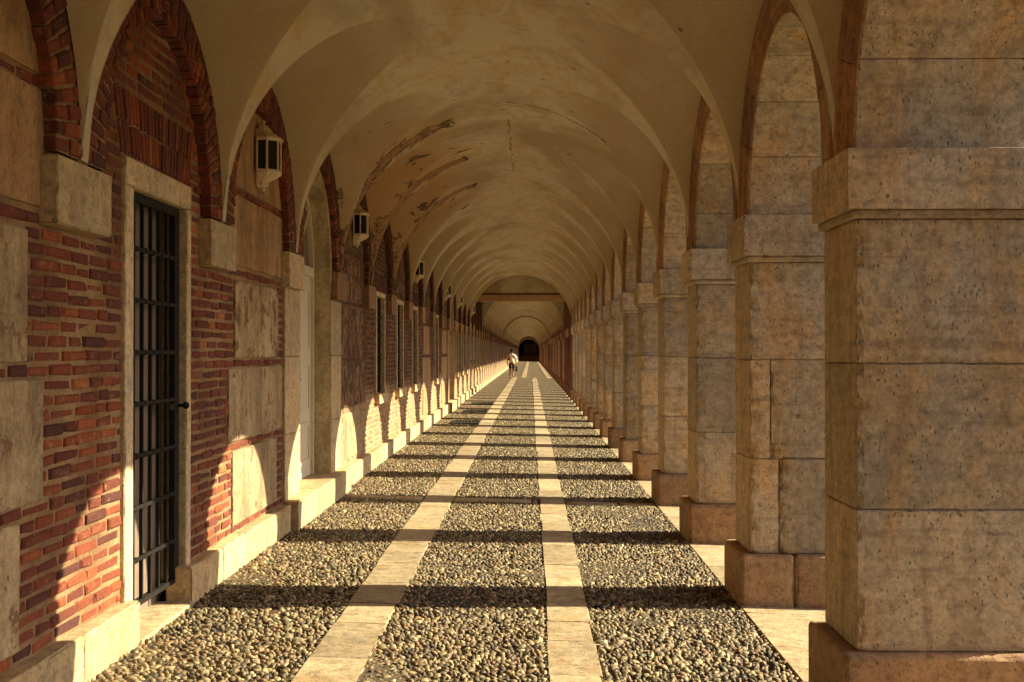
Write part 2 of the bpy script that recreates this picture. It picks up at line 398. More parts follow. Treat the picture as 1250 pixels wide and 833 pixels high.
def link(name, data, parent=None, loc=None):
    o = bpy.data.objects.new(name, data); COL.objects.link(o)
    if parent is not None:
        o.parent = parent
        if loc is None: o.matrix_parent_inverse = Matrix.Translation(-WLOC.get(parent.name, Vector((0, 0, 0))))
    if loc is not None: o.location = loc
    return o
WLOC = {}
def thing(name, label, cat, loc=(0, 0, 0), group=None):
    o = bpy.data.objects.new(name, None); COL.objects.link(o); o.location = loc
    o.empty_display_size = 0.2
    WLOC[o.name] = Vector(loc)
    o['label'] = label; o['category'] = cat; o['kind'] = 'thing'
    if group: o['group'] = group
    return o
def tag(o, label, cat, group=None, kind=None):
    o['label'] = label; o['category'] = cat
    if group: o['group'] = group
    o['kind'] = kind or 'thing'
    return o
def sub(o, parent):                       # parent a world-space mesh under a part that sits in world space
    o.parent = parent
    o.matrix_parent_inverse = Matrix.Identity(4)
    return o

def lin(a, b, r, step):
    n = max(1, int(round((b - a - 2 * r) / step)))
    mid = [a + r + (b - a - 2 * r) * i / n for i in range(n + 1)]
    if step < 0.08 and (mid[1] - mid[0]) > 0.022: mid = [mid[0], mid[0] + 0.008, mid[0] + 0.018] + mid[1:]
    return [a, a + r * 0.45] + mid + [b - r * 0.45, b]
def block(mb, x0, x1, y0, y1, z0, z1, r=0.012, step=0.2, chip=0.0, wav=0.0, tint=None, mi=0, seed=0, tilt=False, chipx=None):
    """A worked stone: rounded arrises, optional chips along the edges and a slightly wavy face."""
    if tint is None: tint = random.random()
    A = [lin(x0, x1, r, step), lin(y0, y1, r, step), lin(z0, z1, r, step)]
    lo = (x0, y0, z0); hi = (x1, y1, z1)
    idx = {}; vs = []; fs = []; fl = []
    def vert(i, j, k):
        key = (i, j, k)
        if key in idx: return idx[key]
        p = Vector((A[0][i], A[1][j], A[2][k]))
        q = Vector([min(max(p[a], lo[a] + r), hi[a] - r) for a in range(3)])
        d = p - q
        near = sum(1 for a in range(3) if abs(d[a]) > 1e-6)
        if d.length > 1e-9: p = q + d.normalized() * r
        cc = chip
        if chipx is not None and abs(A[1][j] - y0) < 3 * r and abs(A[0][i] - x0) < 3 * r: cc = chipx
        if chipx is not None:
            ex, ey = A[0][i] - x0, A[1][j] - y0
            wgt = max(0, 1 - ex / .042) * max(0, 1 - ey / .042)
            if wgt > 0:
                nn = noise.fractal((Vector((0.3, 0.7, A[2][k])) + Vector((seed * 3.1, 0, 0))) * 13.0, 0.8, 2.0, 5) + 0.5 * noise.noise((ex * 60, ey * 60, A[2][k] * 20))
                c = min(0.034, max(0, nn + 0.15) * chipx) * wgt
                if ex < r + 1e-6 and (ey > 1e-6 or True) and ey >= ex - 1e-6: p.x += c
                if ey < r + 1e-6 and ex >= ey - 1e-6: p.y += c
                cc = 0
        if near >= 2 and cc > 0:
            nn = noise.fractal((Vector((A[0][i], A[1][j], A[2][k])) + Vector((seed * 3.1, 0, 0))) * 10.0, 0.9, 2.0, 4)
            c = max(0, nn + 0.12) * cc * 2.2
            for a in range(3):
                if abs(d[a]) > 1e-6: p[a] -= math.copysign(c, d[a])
        if wav > 0:
            pp = Vector((A[0][i], A[1][j], A[2][k]))
            w = noise.noise((pp + Vector((seed, seed, 0))) * 2.3) * wav
            for a in range(3):
                if abs(pp[a] - lo[a]) < 1e-6: p[a] -= w * 0.7 - wav * 0.2
                elif abs(pp[a] - hi[a]) < 1e-6: p[a] += w * 0.7 - wav * 0.2
        if tilt: p.z += zf(p.x)
        vs.append(tuple(p)); idx[key] = len(vs) - 1
        return idx[key]
    n = [len(a) - 1 for a in A]
    for ax in range(3):
        b, c = (ax + 1) % 3, (ax + 2) % 3
        for side in (0, n[ax]):
            for i in range(n[b]):
                for j in range(n[c]):
                    q = []
                    for (di, dj) in ((0, 0), (1, 0), (1, 1), (0, 1)):
                        t = [0, 0, 0]; t[ax] = side; t[b] = i + di; t[c] = j + dj
                        q.append(vert(*t))
                    if side == 0: q.reverse()
                    inner = 2 <= i < n[b] - 2 and 2 <= j < n[c] - 2
                    (fl if inner and wav < 0.003 else fs).append(q)
    o_ = len(mb.v)
    mb.add(vs, fs, tint, mi, True)
    for q in fl:
        mb.f.append([i + o_ for i in q]); mb.t.append(tint); mb.m.append(mi); mb.sm.append(False)

def brick(mb, o, u, v, n, L, H, D, tint, jit=0.004, bev=0.006, mi=0):
    """One brick: o = back-lower-left corner on the wall, u along, v up, n outwards."""
    o = Vector(o)
    def P(a, b, c): return o + u * a + v * b + n * c
    j = lambda: random.uniform(-jit, jit)
    vs = []
    cs = [(0, 0), (L, 0), (L, H), (0, H)]
    js = [(j(), j()) for _ in cs]
    for (a, b), (ja, jb) in zip(cs, js): vs.append(P(a + ja, b + jb, -0.02))
    dd = D + j() * 0.8
    for (a, b), (ja, jb) in zip(cs, js): vs.append(P(a + ja, b + jb, dd - bev * random.uniform(0.7, 1.6)))
    for (a, b), (ja, jb) in zip(cs, js):
        sa = 1 if a == 0 else -1; sb = 1 if b == 0 else -1
        vs.append(P(a + ja + sa * bev * random.uniform(0.6, 1.8), b + jb + sb * bev * random.uniform(0.6, 1.5), dd + j() * 0.4))
    fs = [(8, 9, 10, 11)]
    for i in range(4):
        k = (i + 1) % 4
        fs.append((i, k, 4 + k, 4 + i)); fs.append((4 + i, 4 + k, 8 + k, 8 + i))
    mb.add([tuple(p) for p in vs], fs, tint, mi)

def arc_panel(mb, yc, r, zs, y0, y1, zt, x, n=24, flip=False, mi=0):
    """Flat wall in the plane X = x with an arch of radius r cut out: between the arc and a rectangle."""
    pts = []
    for i in range(n + 1):
        a = PI * i / n
        c, s_ = math.cos(a), math.sin(a)
        tx = ((y1 - yc) / c) if c > 1e-6 else (((y0 - yc) / c) if c < -1e-6 else 1e9)
        tz = ((zt - zs) / s_) if s_ > 1e-6 else 1e9
        t = min(tx, tz)
        pts.append(((x, yc + r * c, zs + r * s_), (x, yc + t * c, zs + t * s_)))
    # corner-safe: add explicit corner triangles
    for i in range(n):
        a, b = pts[i], pts[i + 1]
        q = [a[0], a[1], b[1], b[0]]
        if flip: q.reverse()
        mb.add(q, [(0, 1, 2, 3)], 0.5, mi)
        d0 = abs(a[1][2] - zt) < 1e-6; d1 = abs(b[1][2] - zt) < 1e-6
        if d0 != d1:
            yy = y1 if (a[1][1] + b[1][1]) / 2 > yc else y0
            tr = [a[1], (x, yy, zt), b[1]]
            if flip: tr.reverse()
            mb.add(tr, [(0, 1, 2)], 0.5, mi)

UX, UY, UZ = Vector((1, 0, 0)), Vector((0, 1, 0)), Vector((0, 0, 1))

# ------------------------------------------------------------------ ground
g = MB()
g.quad((2.74, -600, -0.03), (900, -600, -0.03), (900, 900, -0.03), (2.74, 900, -0.03))
g.quad((-900, -600, -0.03), (2.74, -600, -0.03), (2.74, -3.0, -0.03), (-900, -3.0, -0.03))
g.quad((-900, -3.0, -0.03), (-3.0, -3.0, -0.03), (-3.0, 900, -0.03), (-900, 900, -0.03))
g.quad((-3.0, 285, -0.03), (2.74, 285, -0.03), (2.74, 900, -0.03), (-3.0, 900, -0.03))
o = g.build('ground', M['sand']); o['kind'] = 'structure'; o['label'] = 'sandy ground of the open square outside the arcade'
g = MB()
YG = 38.0
def dz(x, y):
    n_ = noise.fractal(Vector((x * 1.5, y * 1.1, 3.7)), 1.0, 2.0, 4)
    return -0.019 + max(-0.006, min(0.021, n_ * 0.032))
gx = [-3.0] + [-2.20 + i * 0.045 for i in range(81)] + [2.74]
gy = [-3.0] + [3.5 + i * 0.05 for i in range(231)] + [15.4 + i * 0.4 for i in range(57)] + [YG]
vs = [(x, y, zf(x) + (dz(x, y) if -2.2 <= x <= 1.39 else -0.018)) for y in gy for x in gx]
w_ = len(gx)
g.add(vs, [(j * w_ + i, j * w_ + i + 1, (j + 1) * w_ + i + 1, (j + 1) * w_ + i) for j in range(len(gy) - 1) for i in range(w_ - 1)], 0.5, 0, True)
o = g.build('dirt_floor', M['dirt']); o['kind'] = 'structure'; o['label'] = 'dark packed dirt between the pebbles of the arcade floor'
g = MB()
g.quad((-3.0, YG, zf(-3.0)), (2.74, YG, zf(2.74)), (2.74, 285, zf(2.74)), (-3.0, 285, zf(-3.0)))
o = g.build('cobbled_floor', M['farcobble']); o['kind'] = 'structure'; o['label'] = 'cobbled floor running on into the far arcade'

STR = [(-1.18, -0.865), (0.095, 0.37)]
TR = (13.52, 13.82)
def pebbles(name, y0, y1, sx, sy, nseg, nring):
    bands = [(-2.15, STR[0][0]), (STR[0][1], STR[1][0]), (STR[1][1], 1.39)]
    P = []
    for (a, b) in bands:
        nx = max(1, int((b - a) / sx)); ny = int((y1 - y0) / sy)
        gx, gy = np.meshgrid(np.arange(nx), np.arange(ny))
        X = a + (gx + 0.5 + 0.5 * ((gy % 2) - 0.5)) * (b - a) / nx + rng.normal(0, sx * 0.17, gx.shape)
        Y = y0 + (gy + 0.5) * sy + rng.normal(0, sy * 0.17, gx.shape)
        X = np.clip(X, a - 0.004, b + 0.004)
        P.append(np.stack([X.ravel(), Y.ravel()], 1))
    P = np.concatenate(P)
    P = P[~((P[:, 1] > TR[0] - 0.02) & (P[:, 1] < TR[1] + 0.02))]
    P = P[~((np.abs(P[:, 0] + 1.5) < 0.34) & ((np.abs(P[:, 1] - 28.1) < 0.62) | (np.abs(P[:, 1] - 33.5) < 0.62)))]
    n = len(P)
    q = rng.random(n)
    big = rng.lognormal(0, 0.20, n)
    asp = rng.uniform(0.70, 1.25, n); a_ = sx * 0.465 * big * asp; b_ = sy * 0.465 * big * rng.uniform(0.7, 1.15, n); h_ = rng.uniform(0.011, 0.023, n)
    th = rng.normal(0.30, 0.50, n)
    tiltx = rng.normal(0.06, 0.24, n); tilty = rng.normal(-0.05, 0.34, n)
    vs = [(0, 0, 1.0)]
    for r_ in range(1, nring + 1):
        ph = (PI / 2) * r_ / nring * 1.12
        for s_ in range(nseg):
            t = 2 * PI * (s_ + 0.5 * (r_ % 2)) / nseg
            vs.append((math.sin(min(ph, PI / 2)) * math.cos(t), math.sin(min(ph, PI / 2)) * math.sin(t), math.cos(ph)))
    base = np.array(vs); nv = len(base)
    sq = 1 - 0.20 * rng.random((n, nv))          # lumpy stones
    L = base[None, :, :] * sq[:, :, None]
    lx = L[:, :, 0] * a_[:, None]; ly = L[:, :, 1] * b_[:, None]; lz = np.sign(L[:, :, 2]) * np.abs(L[:, :, 2]) ** 0.65 * h_[:, None]
    lz = lz + lx * tiltx[:, None] + ly * tilty[:, None]
    c, s_ = np.cos(th)[:, None], np.sin(th)[:, None]
    wx = P[:, 0:1] + lx * c - ly * s_; wy = P[:, 1:2] + lx * s_ + ly * c
    wz = 0.028 * (1.40 - wx) + lz - 0.010
    V = np.stack([wx, wy, wz], 2).reshape(-1, 3)
    fs = []
    for s2 in range(nseg): fs.append((0, 1 + s2, 1 + (s2 + 1) % nseg))
    quads = []
    for r_ in range(nring - 1):
        o1, o2 = 1 + r_ * nseg, 1 + (r_ + 1) * nseg
        for s2 in range(nseg): quads.append((o1 + s2, o2 + s2, o2 + (s2 + 1) % nseg, o1 + (s2 + 1) % nseg))
    off = (np.arange(n) * nv)[:, None, None]
    T = (np.array(fs)[None] + off); Q = (np.array(quads)[None] + off)
    me = bpy.data.meshes.new(name)
    nT, nQ = n * len(fs), n * len(quads)
    me.vertices.add(len(V)); me.vertices.foreach_set('co', V.astype(np.float32).ravel())
    loops = np.concatenate([T.reshape(-1), Q.reshape(-1)]).astype(np.int32)
    me.loops.add(len(loops)); me.loops.foreach_set('vertex_index', loops)
    me.polygons.add(nT + nQ)
    st = np.concatenate([np.arange(nT) * 3, nT * 3 + np.arange(nQ) * 4]).astype(np.int32)
    me.polygons.foreach_set('loop_start', st)
    me.polygons.foreach_set('use_smooth', np.ones(nT + nQ, bool))
    me.update(calc_edges=True); me.validate()
    at = me.attributes.new('tint', 'FLOAT', 'POINT'); at.data.foreach_set('value', np.repeat(q, nv).astype(np.float32))
    me.materials.append(M['pebble'])
    return link(name, me)
o = pebbles('cobblestones', 3.6, 15.0, 0.047, 0.033, 9, 4)
tag(o, 'rounded river pebbles set on edge across the arcade floor', 'cobblestones', kind='stuff')
o2 = pebbles('cobblestones', 15.0, YG, 0.050, 0.040, 7, 2)
tag(o2, 'rounded pebbles paving the farther arcade floor', 'cobblestones', kind='stuff')

# slab strips
mb = MB()
for (a, b) in STR:
    y = 2.6
    while y < 79:
        L = random.uniform(0.45, 1.05)
        if y > 40: L *= 2
        block(mb, a + random.uniform(-.012, .012), b + random.uniform(-.012, .012), y, y + L - 0.003, -0.1, 0.008 + random.uniform(-.002, .003),
              r=0.006, step=0.06 if y < 14 else 0.5, chip=0.028 if y < 14 else 0, wav=0.0, tilt=True, seed=int(y * 10))
        y += L
x = -2.14
while x < 1.38:
    L = random.uniform(0.5, 0.9); e = min(x + L, 1.385)
    for (a, b) in STR:
        if x < a < e: e = a - 0.014
        if x < b and x >= a - 0.02: x = b + 0.014; e = min(x + L, 1.385)
    if e - x > 0.06: block(mb, x, e - 0.01, TR[0], TR[1], -0.1, 0.004, r=0.01, step=0.15, chip=0.012, wav=0.004, tilt=True)
    x = e + 0.002 if e > x else e + 0.03
o = mb.build('path', M['slab']); o['kind'] = 'structure'; o['label'] = 'pale stone strips dividing the cobbles'
mb = MB()
for (a, b) in ((-0.62, -0.30), (1.02, 1.34)):
    y = 79.3
    while y < 209:
        block(mb, a, b, y, y + 2.95, -0.1, 0.012, r=0.01, step=2, tilt=True); y += 3.0
block(mb, -2.1, 1.38, 78.9, 79.28, -0.1, 0.012, r=0.01, step=2, tilt=True)
o = mb.build('far_path', M['slab']); o['kind'] = 'structure'; o['label'] = 'pale stone strips in the far arcade floor'
mb = MB()
y = -3.0
while y < 212:
    L = random.uniform(0.7, 1.25) * (1 if y < 40 else 3)
    xs = [1.395, 1.395 + random.uniform(.55, .85), 2.74] if y < 25 else [1.395, 2.74]
    for a, b in zip(xs, xs[1:]):
        block(mb, a, b - 0.003, y, y + L - 0.003, -0.12, 0.006 + random.uniform(-.003, .003), r=0.005, step=0.08 if y < 13 else 1, chip=0.012 if y < 13 else 0, wav=0.0, tilt=True, seed=int(y * 7))
    y += L
o = mb.build('pavement', M['slab']); o['kind'] = 'structure'; o['label'] = 'pale worn slabs paving the gaps between the piers'

# iron floor grates
for gy, lab in ((28.1, 'iron floor grate in the left cobbles, nearest of the three'), (33.5, 'iron floor grate in the left cobbles, middle of the three'),
                (38.4, 'iron floor grate in the left cobbles, farthest of the three')):
    t = thing('floor_grate', lab, 'grate', (-1.5, gy, zf(-1.5)), 'iron grates in the arcade floor')
    f = MB(); w, l = 0.33, 0.6; z = 0.012
    for (x0, x1, y0, y1) in ((-w, w, -l, -l + .04), (-w, w, l - .04, l), (-w, -w + .04, -l + .04, l - .04), (w - .04, w, -l + .04, l - .04)):
        f.box(x0, x1, y0, y1, -.03, z + .014)
    link('grate_frame', f.mesh('grate_frame', M['iron']), t, (0, 0, 0))
    f = MB()
    for i in range(8):
        xx = -w + .06 + i * (2 * w - .12) / 7
        f.box(xx - .012, xx + .012, -l + .04, l - .04, -.02, z + .01)
    link('grate_bars', f.mesh('grate_bars', M['iron']), t, (0, 0, 0))
    f = MB(); f.box(-w + .041, w - .041, -l + .041, l - .041, -.03, z - .008)
    link('grate_pit', f.mesh('grate_pit', M['black']), t, (0, 0, 0))

# ------------------------------------------------------------------ piers of the right arcade
PC = Vector((1.9, 0, 0))
def pier_meshes(seed, step, chip, near=False, kind=0):
    random.seed(seed)
    def loc(x): return x - PC.x
    hy = PT / 2
    mb = MB(); st = step
    # shaft courses
    zc = [0.345, 0.985, 1.65, 2.305]
    x0, x1, a, b = loc(1.475), loc(2.34), -0.305, 0.305
    for i in range(3):
        cuts = [(x0, x1)]
        if kind == 1 and i < 2:
            c = x0 + (0.135 if i == 1 else 0.19); cuts = [(x0, c - 0.002), (c + 0.002, x1)]
        elif kind == 2 and i == 0: cuts = [(x0, x0 + 0.5), (x0 + 0.504, x1)]
        for (p, q) in cuts:
            block(mb, p, q, a + random.uniform(-.004, .004), b, zc[i] + 0.0008, zc[i + 1] - 0.0008, r=(0.007 if near else 0.005), step=st, chip=chip, wav=0.0,
                  seed=seed * 5 + i, chipx=(chip * 7 if near else None))
    mb.box(x0 + .02, x1 - .02, a + .02, b - .02, 0.3, 2.35, 0.0)
    shaft = mb.mesh('shaft', M['pier'])
    mb = MB()
    x0, x1 = loc(1.40), loc(2.42)
    c = x0 + (0.36 if kind == 1 else 1.3)
    for (p, q) in ([(x0, c - .002), (c + .002, x1)] if c < x1 else [(x0, x1)]):
        block(mb, p, q, -hy, hy, -0.08, 0.345, r=0.026, step=st, chip=chip * 0.8, wav=0.0, seed=seed + 9)
    plinth = mb.mesh('plinth', M['pier_base'])
    mb = MB()
    block(mb, loc(1.425), loc(2.395), -0.355, 0.355, 2.345, 2.62, r=0.0025, step=st, chip=chip * 0.5, wav=0.0, seed=seed + 17)
    block(mb, loc(1.448), loc(2.37), -0.332, 0.332, 2.305, 2.3445, r=0.012, step=st, chip=0, seed=seed + 19)
    cap = mb.mesh('capital', M['pier'])
    return shaft, plinth, cap
ORD = ['nearest', 'second', 'third', 'fourth', 'fifth', 'sixth', 'seventh', 'eighth', 'ninth', 'tenth', 'eleventh', 'twelfth', 'thirteenth',
       'fourteenth', 'fifteenth', 'sixteenth', 'seventeenth', 'eighteenth', 'nineteenth', 'twentieth']
plain = [pier_meshes(60 + i, 0.30, 0.0, kind=(0, 0, 2)[i]) for i in range(3)]
for k in range(KMIN, KMID + 1):
    if k == 0: ms = pier_meshes(1, 0.028, 0.010, True, 0)
    elif k == 1: ms = pier_meshes(2, 0.055, 0.010, True, 1)
    elif k == -1: ms = pier_meshes(3, 0.08, 0.006)
    elif k in (2, 3, 4): ms = pier_meshes(10 + k, 0.075, 0.012, True, 0)
    elif k < 10 and k > 0: ms = pier_meshes(10 + k, 0.15, 0.012, True, 2 if k == 6 else 0)
    else: ms = plain[k % 3]
    if k == 0: lab = 'huge nearest stone pier with three rough pitted blocks and a chipped edge'
    elif k == 1: lab = 'second nearest stone pier, its lower blocks split by vertical joints'
    elif k == -1: lab = 'stone pier cut off by the picture edge, only a sliver of capital showing'
    elif k < -1: lab = 'stone pier of the arcade standing behind the viewer'
    else: lab = 'limestone pier with capital and plinth, %s from the front along the arcade' % ORD[k]
    t = thing('stone_pier', lab, 'pier', (PC.x, yp(k), 0), 'stone piers of the open arcade')
    for nm, me in zip(('shaft', 'plinth', 'capital'), ms): link(nm, me, t, (0, 0, 0))
# brick piers beyond the cross beam
def lo(x): return x - PC.x
bps = []
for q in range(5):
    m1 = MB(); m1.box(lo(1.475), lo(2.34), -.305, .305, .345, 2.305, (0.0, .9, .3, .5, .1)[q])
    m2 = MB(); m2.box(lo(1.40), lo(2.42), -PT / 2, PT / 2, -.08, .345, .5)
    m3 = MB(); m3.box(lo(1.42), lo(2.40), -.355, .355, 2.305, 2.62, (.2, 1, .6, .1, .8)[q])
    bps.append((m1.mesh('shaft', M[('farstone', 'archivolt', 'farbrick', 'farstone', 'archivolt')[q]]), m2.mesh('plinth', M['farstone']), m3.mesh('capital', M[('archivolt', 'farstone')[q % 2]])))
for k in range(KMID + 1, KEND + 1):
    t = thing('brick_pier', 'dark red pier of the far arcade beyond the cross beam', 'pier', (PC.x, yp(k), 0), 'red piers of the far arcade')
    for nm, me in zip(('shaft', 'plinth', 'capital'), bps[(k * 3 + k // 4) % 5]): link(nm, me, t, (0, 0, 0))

# ------------------------------------------------------------------ arcade wall with arches (right)
ZT = 5.2
def arch_meshes(far=False, step=26, seed=0):
    r = 1.0425
    random.seed(seed)
    mb = MB()
    # voussoirs of the soffit: a few big stones, shallow joints between
    cuts = [0, .34, .72, 1.12, 1.45, PI - 1.45, PI - 1.12, PI - .72, PI - .34, PI]
    if not far:
        cuts = [c + (random.uniform(-.05, .05) if 0 < i < 9 else 0) for i, c in enumerate(cuts)]
    for a0, a1 in zip(cuts, cuts[1:]):
        n = max(3, int((a1 - a0) / PI * step)); g_ = 0.0018
        tint = random.random()
        prof = [(a0, r + .012), (a0 + g_, r + .004), (a0 + 3 * g_, r)] + [(a0 + 3 * g_ + (a1 - a0 - 6 * g_) * i / n, r) for i in range(1, n)] + [(a1 - 3 * g_, r), (a1 - g_, r + .004), (a1, r + .012)]
        vs = []
        for (a, rr) in prof:
            for xx in (1.475, 2.34): vs.append((xx, rr * math.cos(a), ZS + rr * math.sin(a)))
        fs = [(2 * i, 2 * i + 2, 2 * i + 3, 2 * i + 1) for i in range(len(prof) - 1)]
        mb.add(vs, fs, tint)
    arc_panel(mb, 0, r, ZS, -S / 2, S / 2, ZT, 2.34, 24)
    arc_panel(mb, 0, r, ZS, -S / 2, S / 2, ZT, 1.475, 24, True)
    body = mb.mesh('stone_arch', M['farbrick'] if far else M['pier'])
    # moulded archivolt: two fasciae and a fillet
    mb = MB(); n = 48 if not far else 16
    nst = 9 if not far else 4
    cut = [PI * (q + (random.uniform(-.2, .2) if 0 < q < nst else 0)) / nst for q in range(nst + 1)]
    joff = [random.uniform(-.003, .003) for _ in range(nst)]; jt = [random.random() for _ in range(nst)]
    prof = [(1.475, r), (1.462, r), (1.462, r + .085), (1.449, r + .092), (1.449, r + .20), (1.436, r + .206), (1.436, r + .262), (1.475, r + .275)]
    for i in range(len(prof) - 1):
        (xa, ra), (xb, rb) = prof[i], prof[i + 1]
        for st_ in range(nst):
            a0, a1 = cut[st_] + .002, cut[st_ + 1] - .002; m_ = max(2, n // nst)
            vs = []
            for q in range(m_ + 1):
                a = a0 + (a1 - a0) * q / m_
                k_ = joff[st_]
                for (xx, rr) in ((xa, ra), (xb, rb)): vs.append((xx + k_, rr * math.cos(a), ZS + rr * math.sin(a)))
            mb.add(vs, [(2 * q, 2 * q + 1, 2 * q + 3, 2 * q + 2) for q in range(m_)], jt[st_], 0)
    vs = []
    for q in range(n + 1):
        a = PI * q / n
        for (xx, rr) in ((1.475, r + .004), (1.466, r + .004), (1.466, r + .275)): vs.append((xx, rr * math.cos(a), ZS + rr * math.sin(a)))
    mb.add(vs, [(3 * q + e, 3 * q + e + 1, 3 * q + e + 4, 3 * q + e + 3) for q in range(n) for e in (0, 1)], 0.0)
    arv = mb.mesh('archivolt', M['farstone'] if far else M['archivolt'])
    return body, arv
near_arch = [arch_meshes(False, 40, s_) for s_ in range(3)]
far_arch = arch_meshes(True, 12)
aw = thing('arcade_wall', 'pale stone arcade wall of round moulded arches carried on the near piers', 'wall', (1.9, yp(KMIN), ZS))
fw = thing('arcade_wall', 'dark red arched wall carried on the far piers beyond the cross beam', 'wall', (1.9, yp(KMID), ZS))
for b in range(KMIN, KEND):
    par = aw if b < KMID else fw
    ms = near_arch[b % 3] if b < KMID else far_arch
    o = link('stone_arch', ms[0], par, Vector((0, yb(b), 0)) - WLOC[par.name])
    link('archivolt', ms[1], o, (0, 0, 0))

# ------------------------------------------------------------------ vault
def vault(name, b0, b1, nt_, nb, nl):
    bm = bmesh.new()
    def zb(x): return ZS + math.sqrt(max(0, RB * RB - (x - XC) ** 2))
    prev = None
    sl = []
    for b in range(b0, b1):
        c = yb(b)
        sl += [(c - S / 2, 9.)] if b == b0 else []
        for i in range(nt_ + 1):
            t = RO * math.sin(-PI / 2 + PI * i / nt_); sl.append((c + t, t))
        sl.append((c + S / 2, 9.))
    K = 0.308
    for (y, t) in sl:
        Lh = math.sqrt(max(0, RO * RO - t * t)) if abs(t) < RO else 0
        def crease():
            if Lh <= 1e-4: return 0.0
            dh = RB - math.sqrt(RB * RB - Lh * Lh); dm = RB - math.sqrt(RB * RB - RO * RO)
            return 1.27 * (dh / dm) ** 0.82
        d = crease()
        pts = []; zc_ = zb(XI + d) - ZS
        for i in range(nl): pts.append((XI + d * i / nl, ZS + Lh + (zc_ - Lh) * i / nl))
        a0 = math.acos(max(-1, min(1, (d - RB) / RB))); a1 = PI - a0
        for i in range(nb + 1):
            a = a0 + (a1 - a0) * i / nb
            pts.append((XC + RB * math.cos(a), ZS + RB * math.sin(a)))
        for i in range(nl - 1, -1, -1): pts.append((XR - d * i / nl, ZS + Lh + (zc_ - Lh) * i / nl))
        row = [bm.verts.new((x, y, z)) for (x, z) in pts]
        if prev:
            for i in range(len(row) - 1):
                f = bm.faces.new((prev[i], row[i], row[i + 1], prev[i + 1])); f.smooth = True
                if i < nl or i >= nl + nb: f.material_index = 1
            for i in (nl, nl + nb):
                e = bm.edges.get((prev[i], row[i]))
                if e: e.smooth = False
        prev = row
    bmesh.ops.dissolve_degenerate(bm, dist=1e-4, edges=bm.edges[:])
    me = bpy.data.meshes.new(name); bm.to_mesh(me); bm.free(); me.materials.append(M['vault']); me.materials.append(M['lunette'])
    o = link(name, me); o['kind'] = 'structure'
    return o
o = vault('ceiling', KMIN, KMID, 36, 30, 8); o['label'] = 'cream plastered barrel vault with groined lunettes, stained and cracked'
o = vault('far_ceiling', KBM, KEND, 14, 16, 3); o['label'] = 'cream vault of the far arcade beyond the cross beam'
mb = MB(); ya, yz = yp(KMID), yp(KBM)
mb.quad((-2.3, ya, 4.86), (-2.3, yz, 4.86), (1.6, yz, 4.86), (1.6, ya, 4.86))
def tym(mb, y, flip):
    n = 32
    for i in range(n):
        a, a2 = PI * i / n, PI * (i + 1) / n
        P = lambda t: (XC + (RB + .004) * math.cos(t), y, ZS + (RB + .004) * math.sin(t))
        Q = lambda t: (P(t)[0], y, 4.86)
        mb.quad(P(a), Q(a), Q(a2), P(a2))
tym(mb, ya - .004, False); tym(mb, yz + .004, True)
o = mb.build('crossing_ceiling', M['vault']); o['kind'] = 'structure'; o['label'] = 'flat higher ceiling of the crossing before the beam'
mb = MB()
mb.box(-3.2, 2.6, -3.3, 286, ZT, ZT + 0.25)  # unseen slab added above the vault to stop light leaking in
o = mb.build('light_block_roof', M['mortar']); tag(o, 'unseen flat deck over the arcade vault, added to keep light out', 'light_block_roof')

# ------------------------------------------------------------------ left wall, first section
TYPES = {0: 'G', 1: 'P', 2: 'D', 3: 'X', 4: 'W', 5: 'W', 6: 'W', 7: 'P', 8: 'W', 9: 'P', 10: 'D', 11: 'W', 12: 'W', 13: 'W', 14: 'G', 15: 'G', 16: 'W', 17: 'W'}
def typ(b): return TYPES.get(b, 'P')
pw = thing('palace_wall', 'long weathered red brick wall with doors, windows and stucco panels opposite the piers', 'wall', (XW, yp(KMIN), 0))
ZP = 0.335                                       # plinth top
holes = []; discs_off = set(); panels = []       # panel: (Y0,Y1,Z0,Z1,mat)
GATE = (-.44, .615, 2.62); GF = (-.58, .715, 2.775)
WIN = (-.46, .46, 1.10, 2.50); WF = 0.075
DR = 0.90
for b in range(KMIN, KBM):
    c = yb(b); t = typ(b)
    if t == 'G':
        holes.append((c + GF[0] - .006, c + GF[1] + .006, 0, GF[2] + .006))
    elif t == 'W':
        holes.append((c + WIN[0] - WF, c + WIN[1] + WF, WIN[2] - .15, WIN[3] + WF))
    elif t == 'D':
        holes.append((c - 1.64, c + 1.64, 0, 2.62)); discs_off.add(b)
    elif t in 'PX':
        j = lambda: random.uniform(-.03, .03)
        body = ('stucco' if b < 3 else 'stucco_warm') if t == 'P' else 'stucco_decay'
        e = 1.0725 if typ(b + 1) == 'D' else 1.5
        w = -1.0725 if typ(b - 1) == 'D' else -1.5
        L_, R_ = max(-0.78, w), min(0.82, e)
        if t == 'X': L_, R_ = w + .03, 0.95
        panels += [(b, c + L_ + .04, c + R_ + j(), 1.655, 2.245, 'stucco_peel' if t == 'P' and b == 1 else body),
                   (b, c + (L_ - .15 if t == 'P' else L_), c + min(R_ + .2, e), 1.028, 1.577, body),
                   (b, c + L_ - .02, c + R_ - .05, 0.40, 0.956, body if b != 3 else 'stucco')]
    if t in 'PX' or (t == 'W' and b % 2 == 1):
        mm = 'stucco_warm' if b < 3 else 'stucco_decay'
        panels += [(b, c - 1.0, c + 1.0, 2.36 if t != 'W' else 2.68, 2.888, mm + '|tymp'), (b, c - 1.0, c + 1.0, 2.960, 3.66, mm + '|tymp')]
for (b, a, e, z0, z1, m_) in panels:
    if '|tymp' not in m_: holes.append((a - .006, e + .006, z0 - .006, z1 + .006))
tymp = {b: [(p[3], p[4]) for p in panels if p[0] == b and '|tymp' in p[5]] for b in range(KMIN, KBM)}
imps = [(yp(k) - .36, yp(k) + .36, 2.285, 2.6) for k in range(KMIN, KBM + 1)]

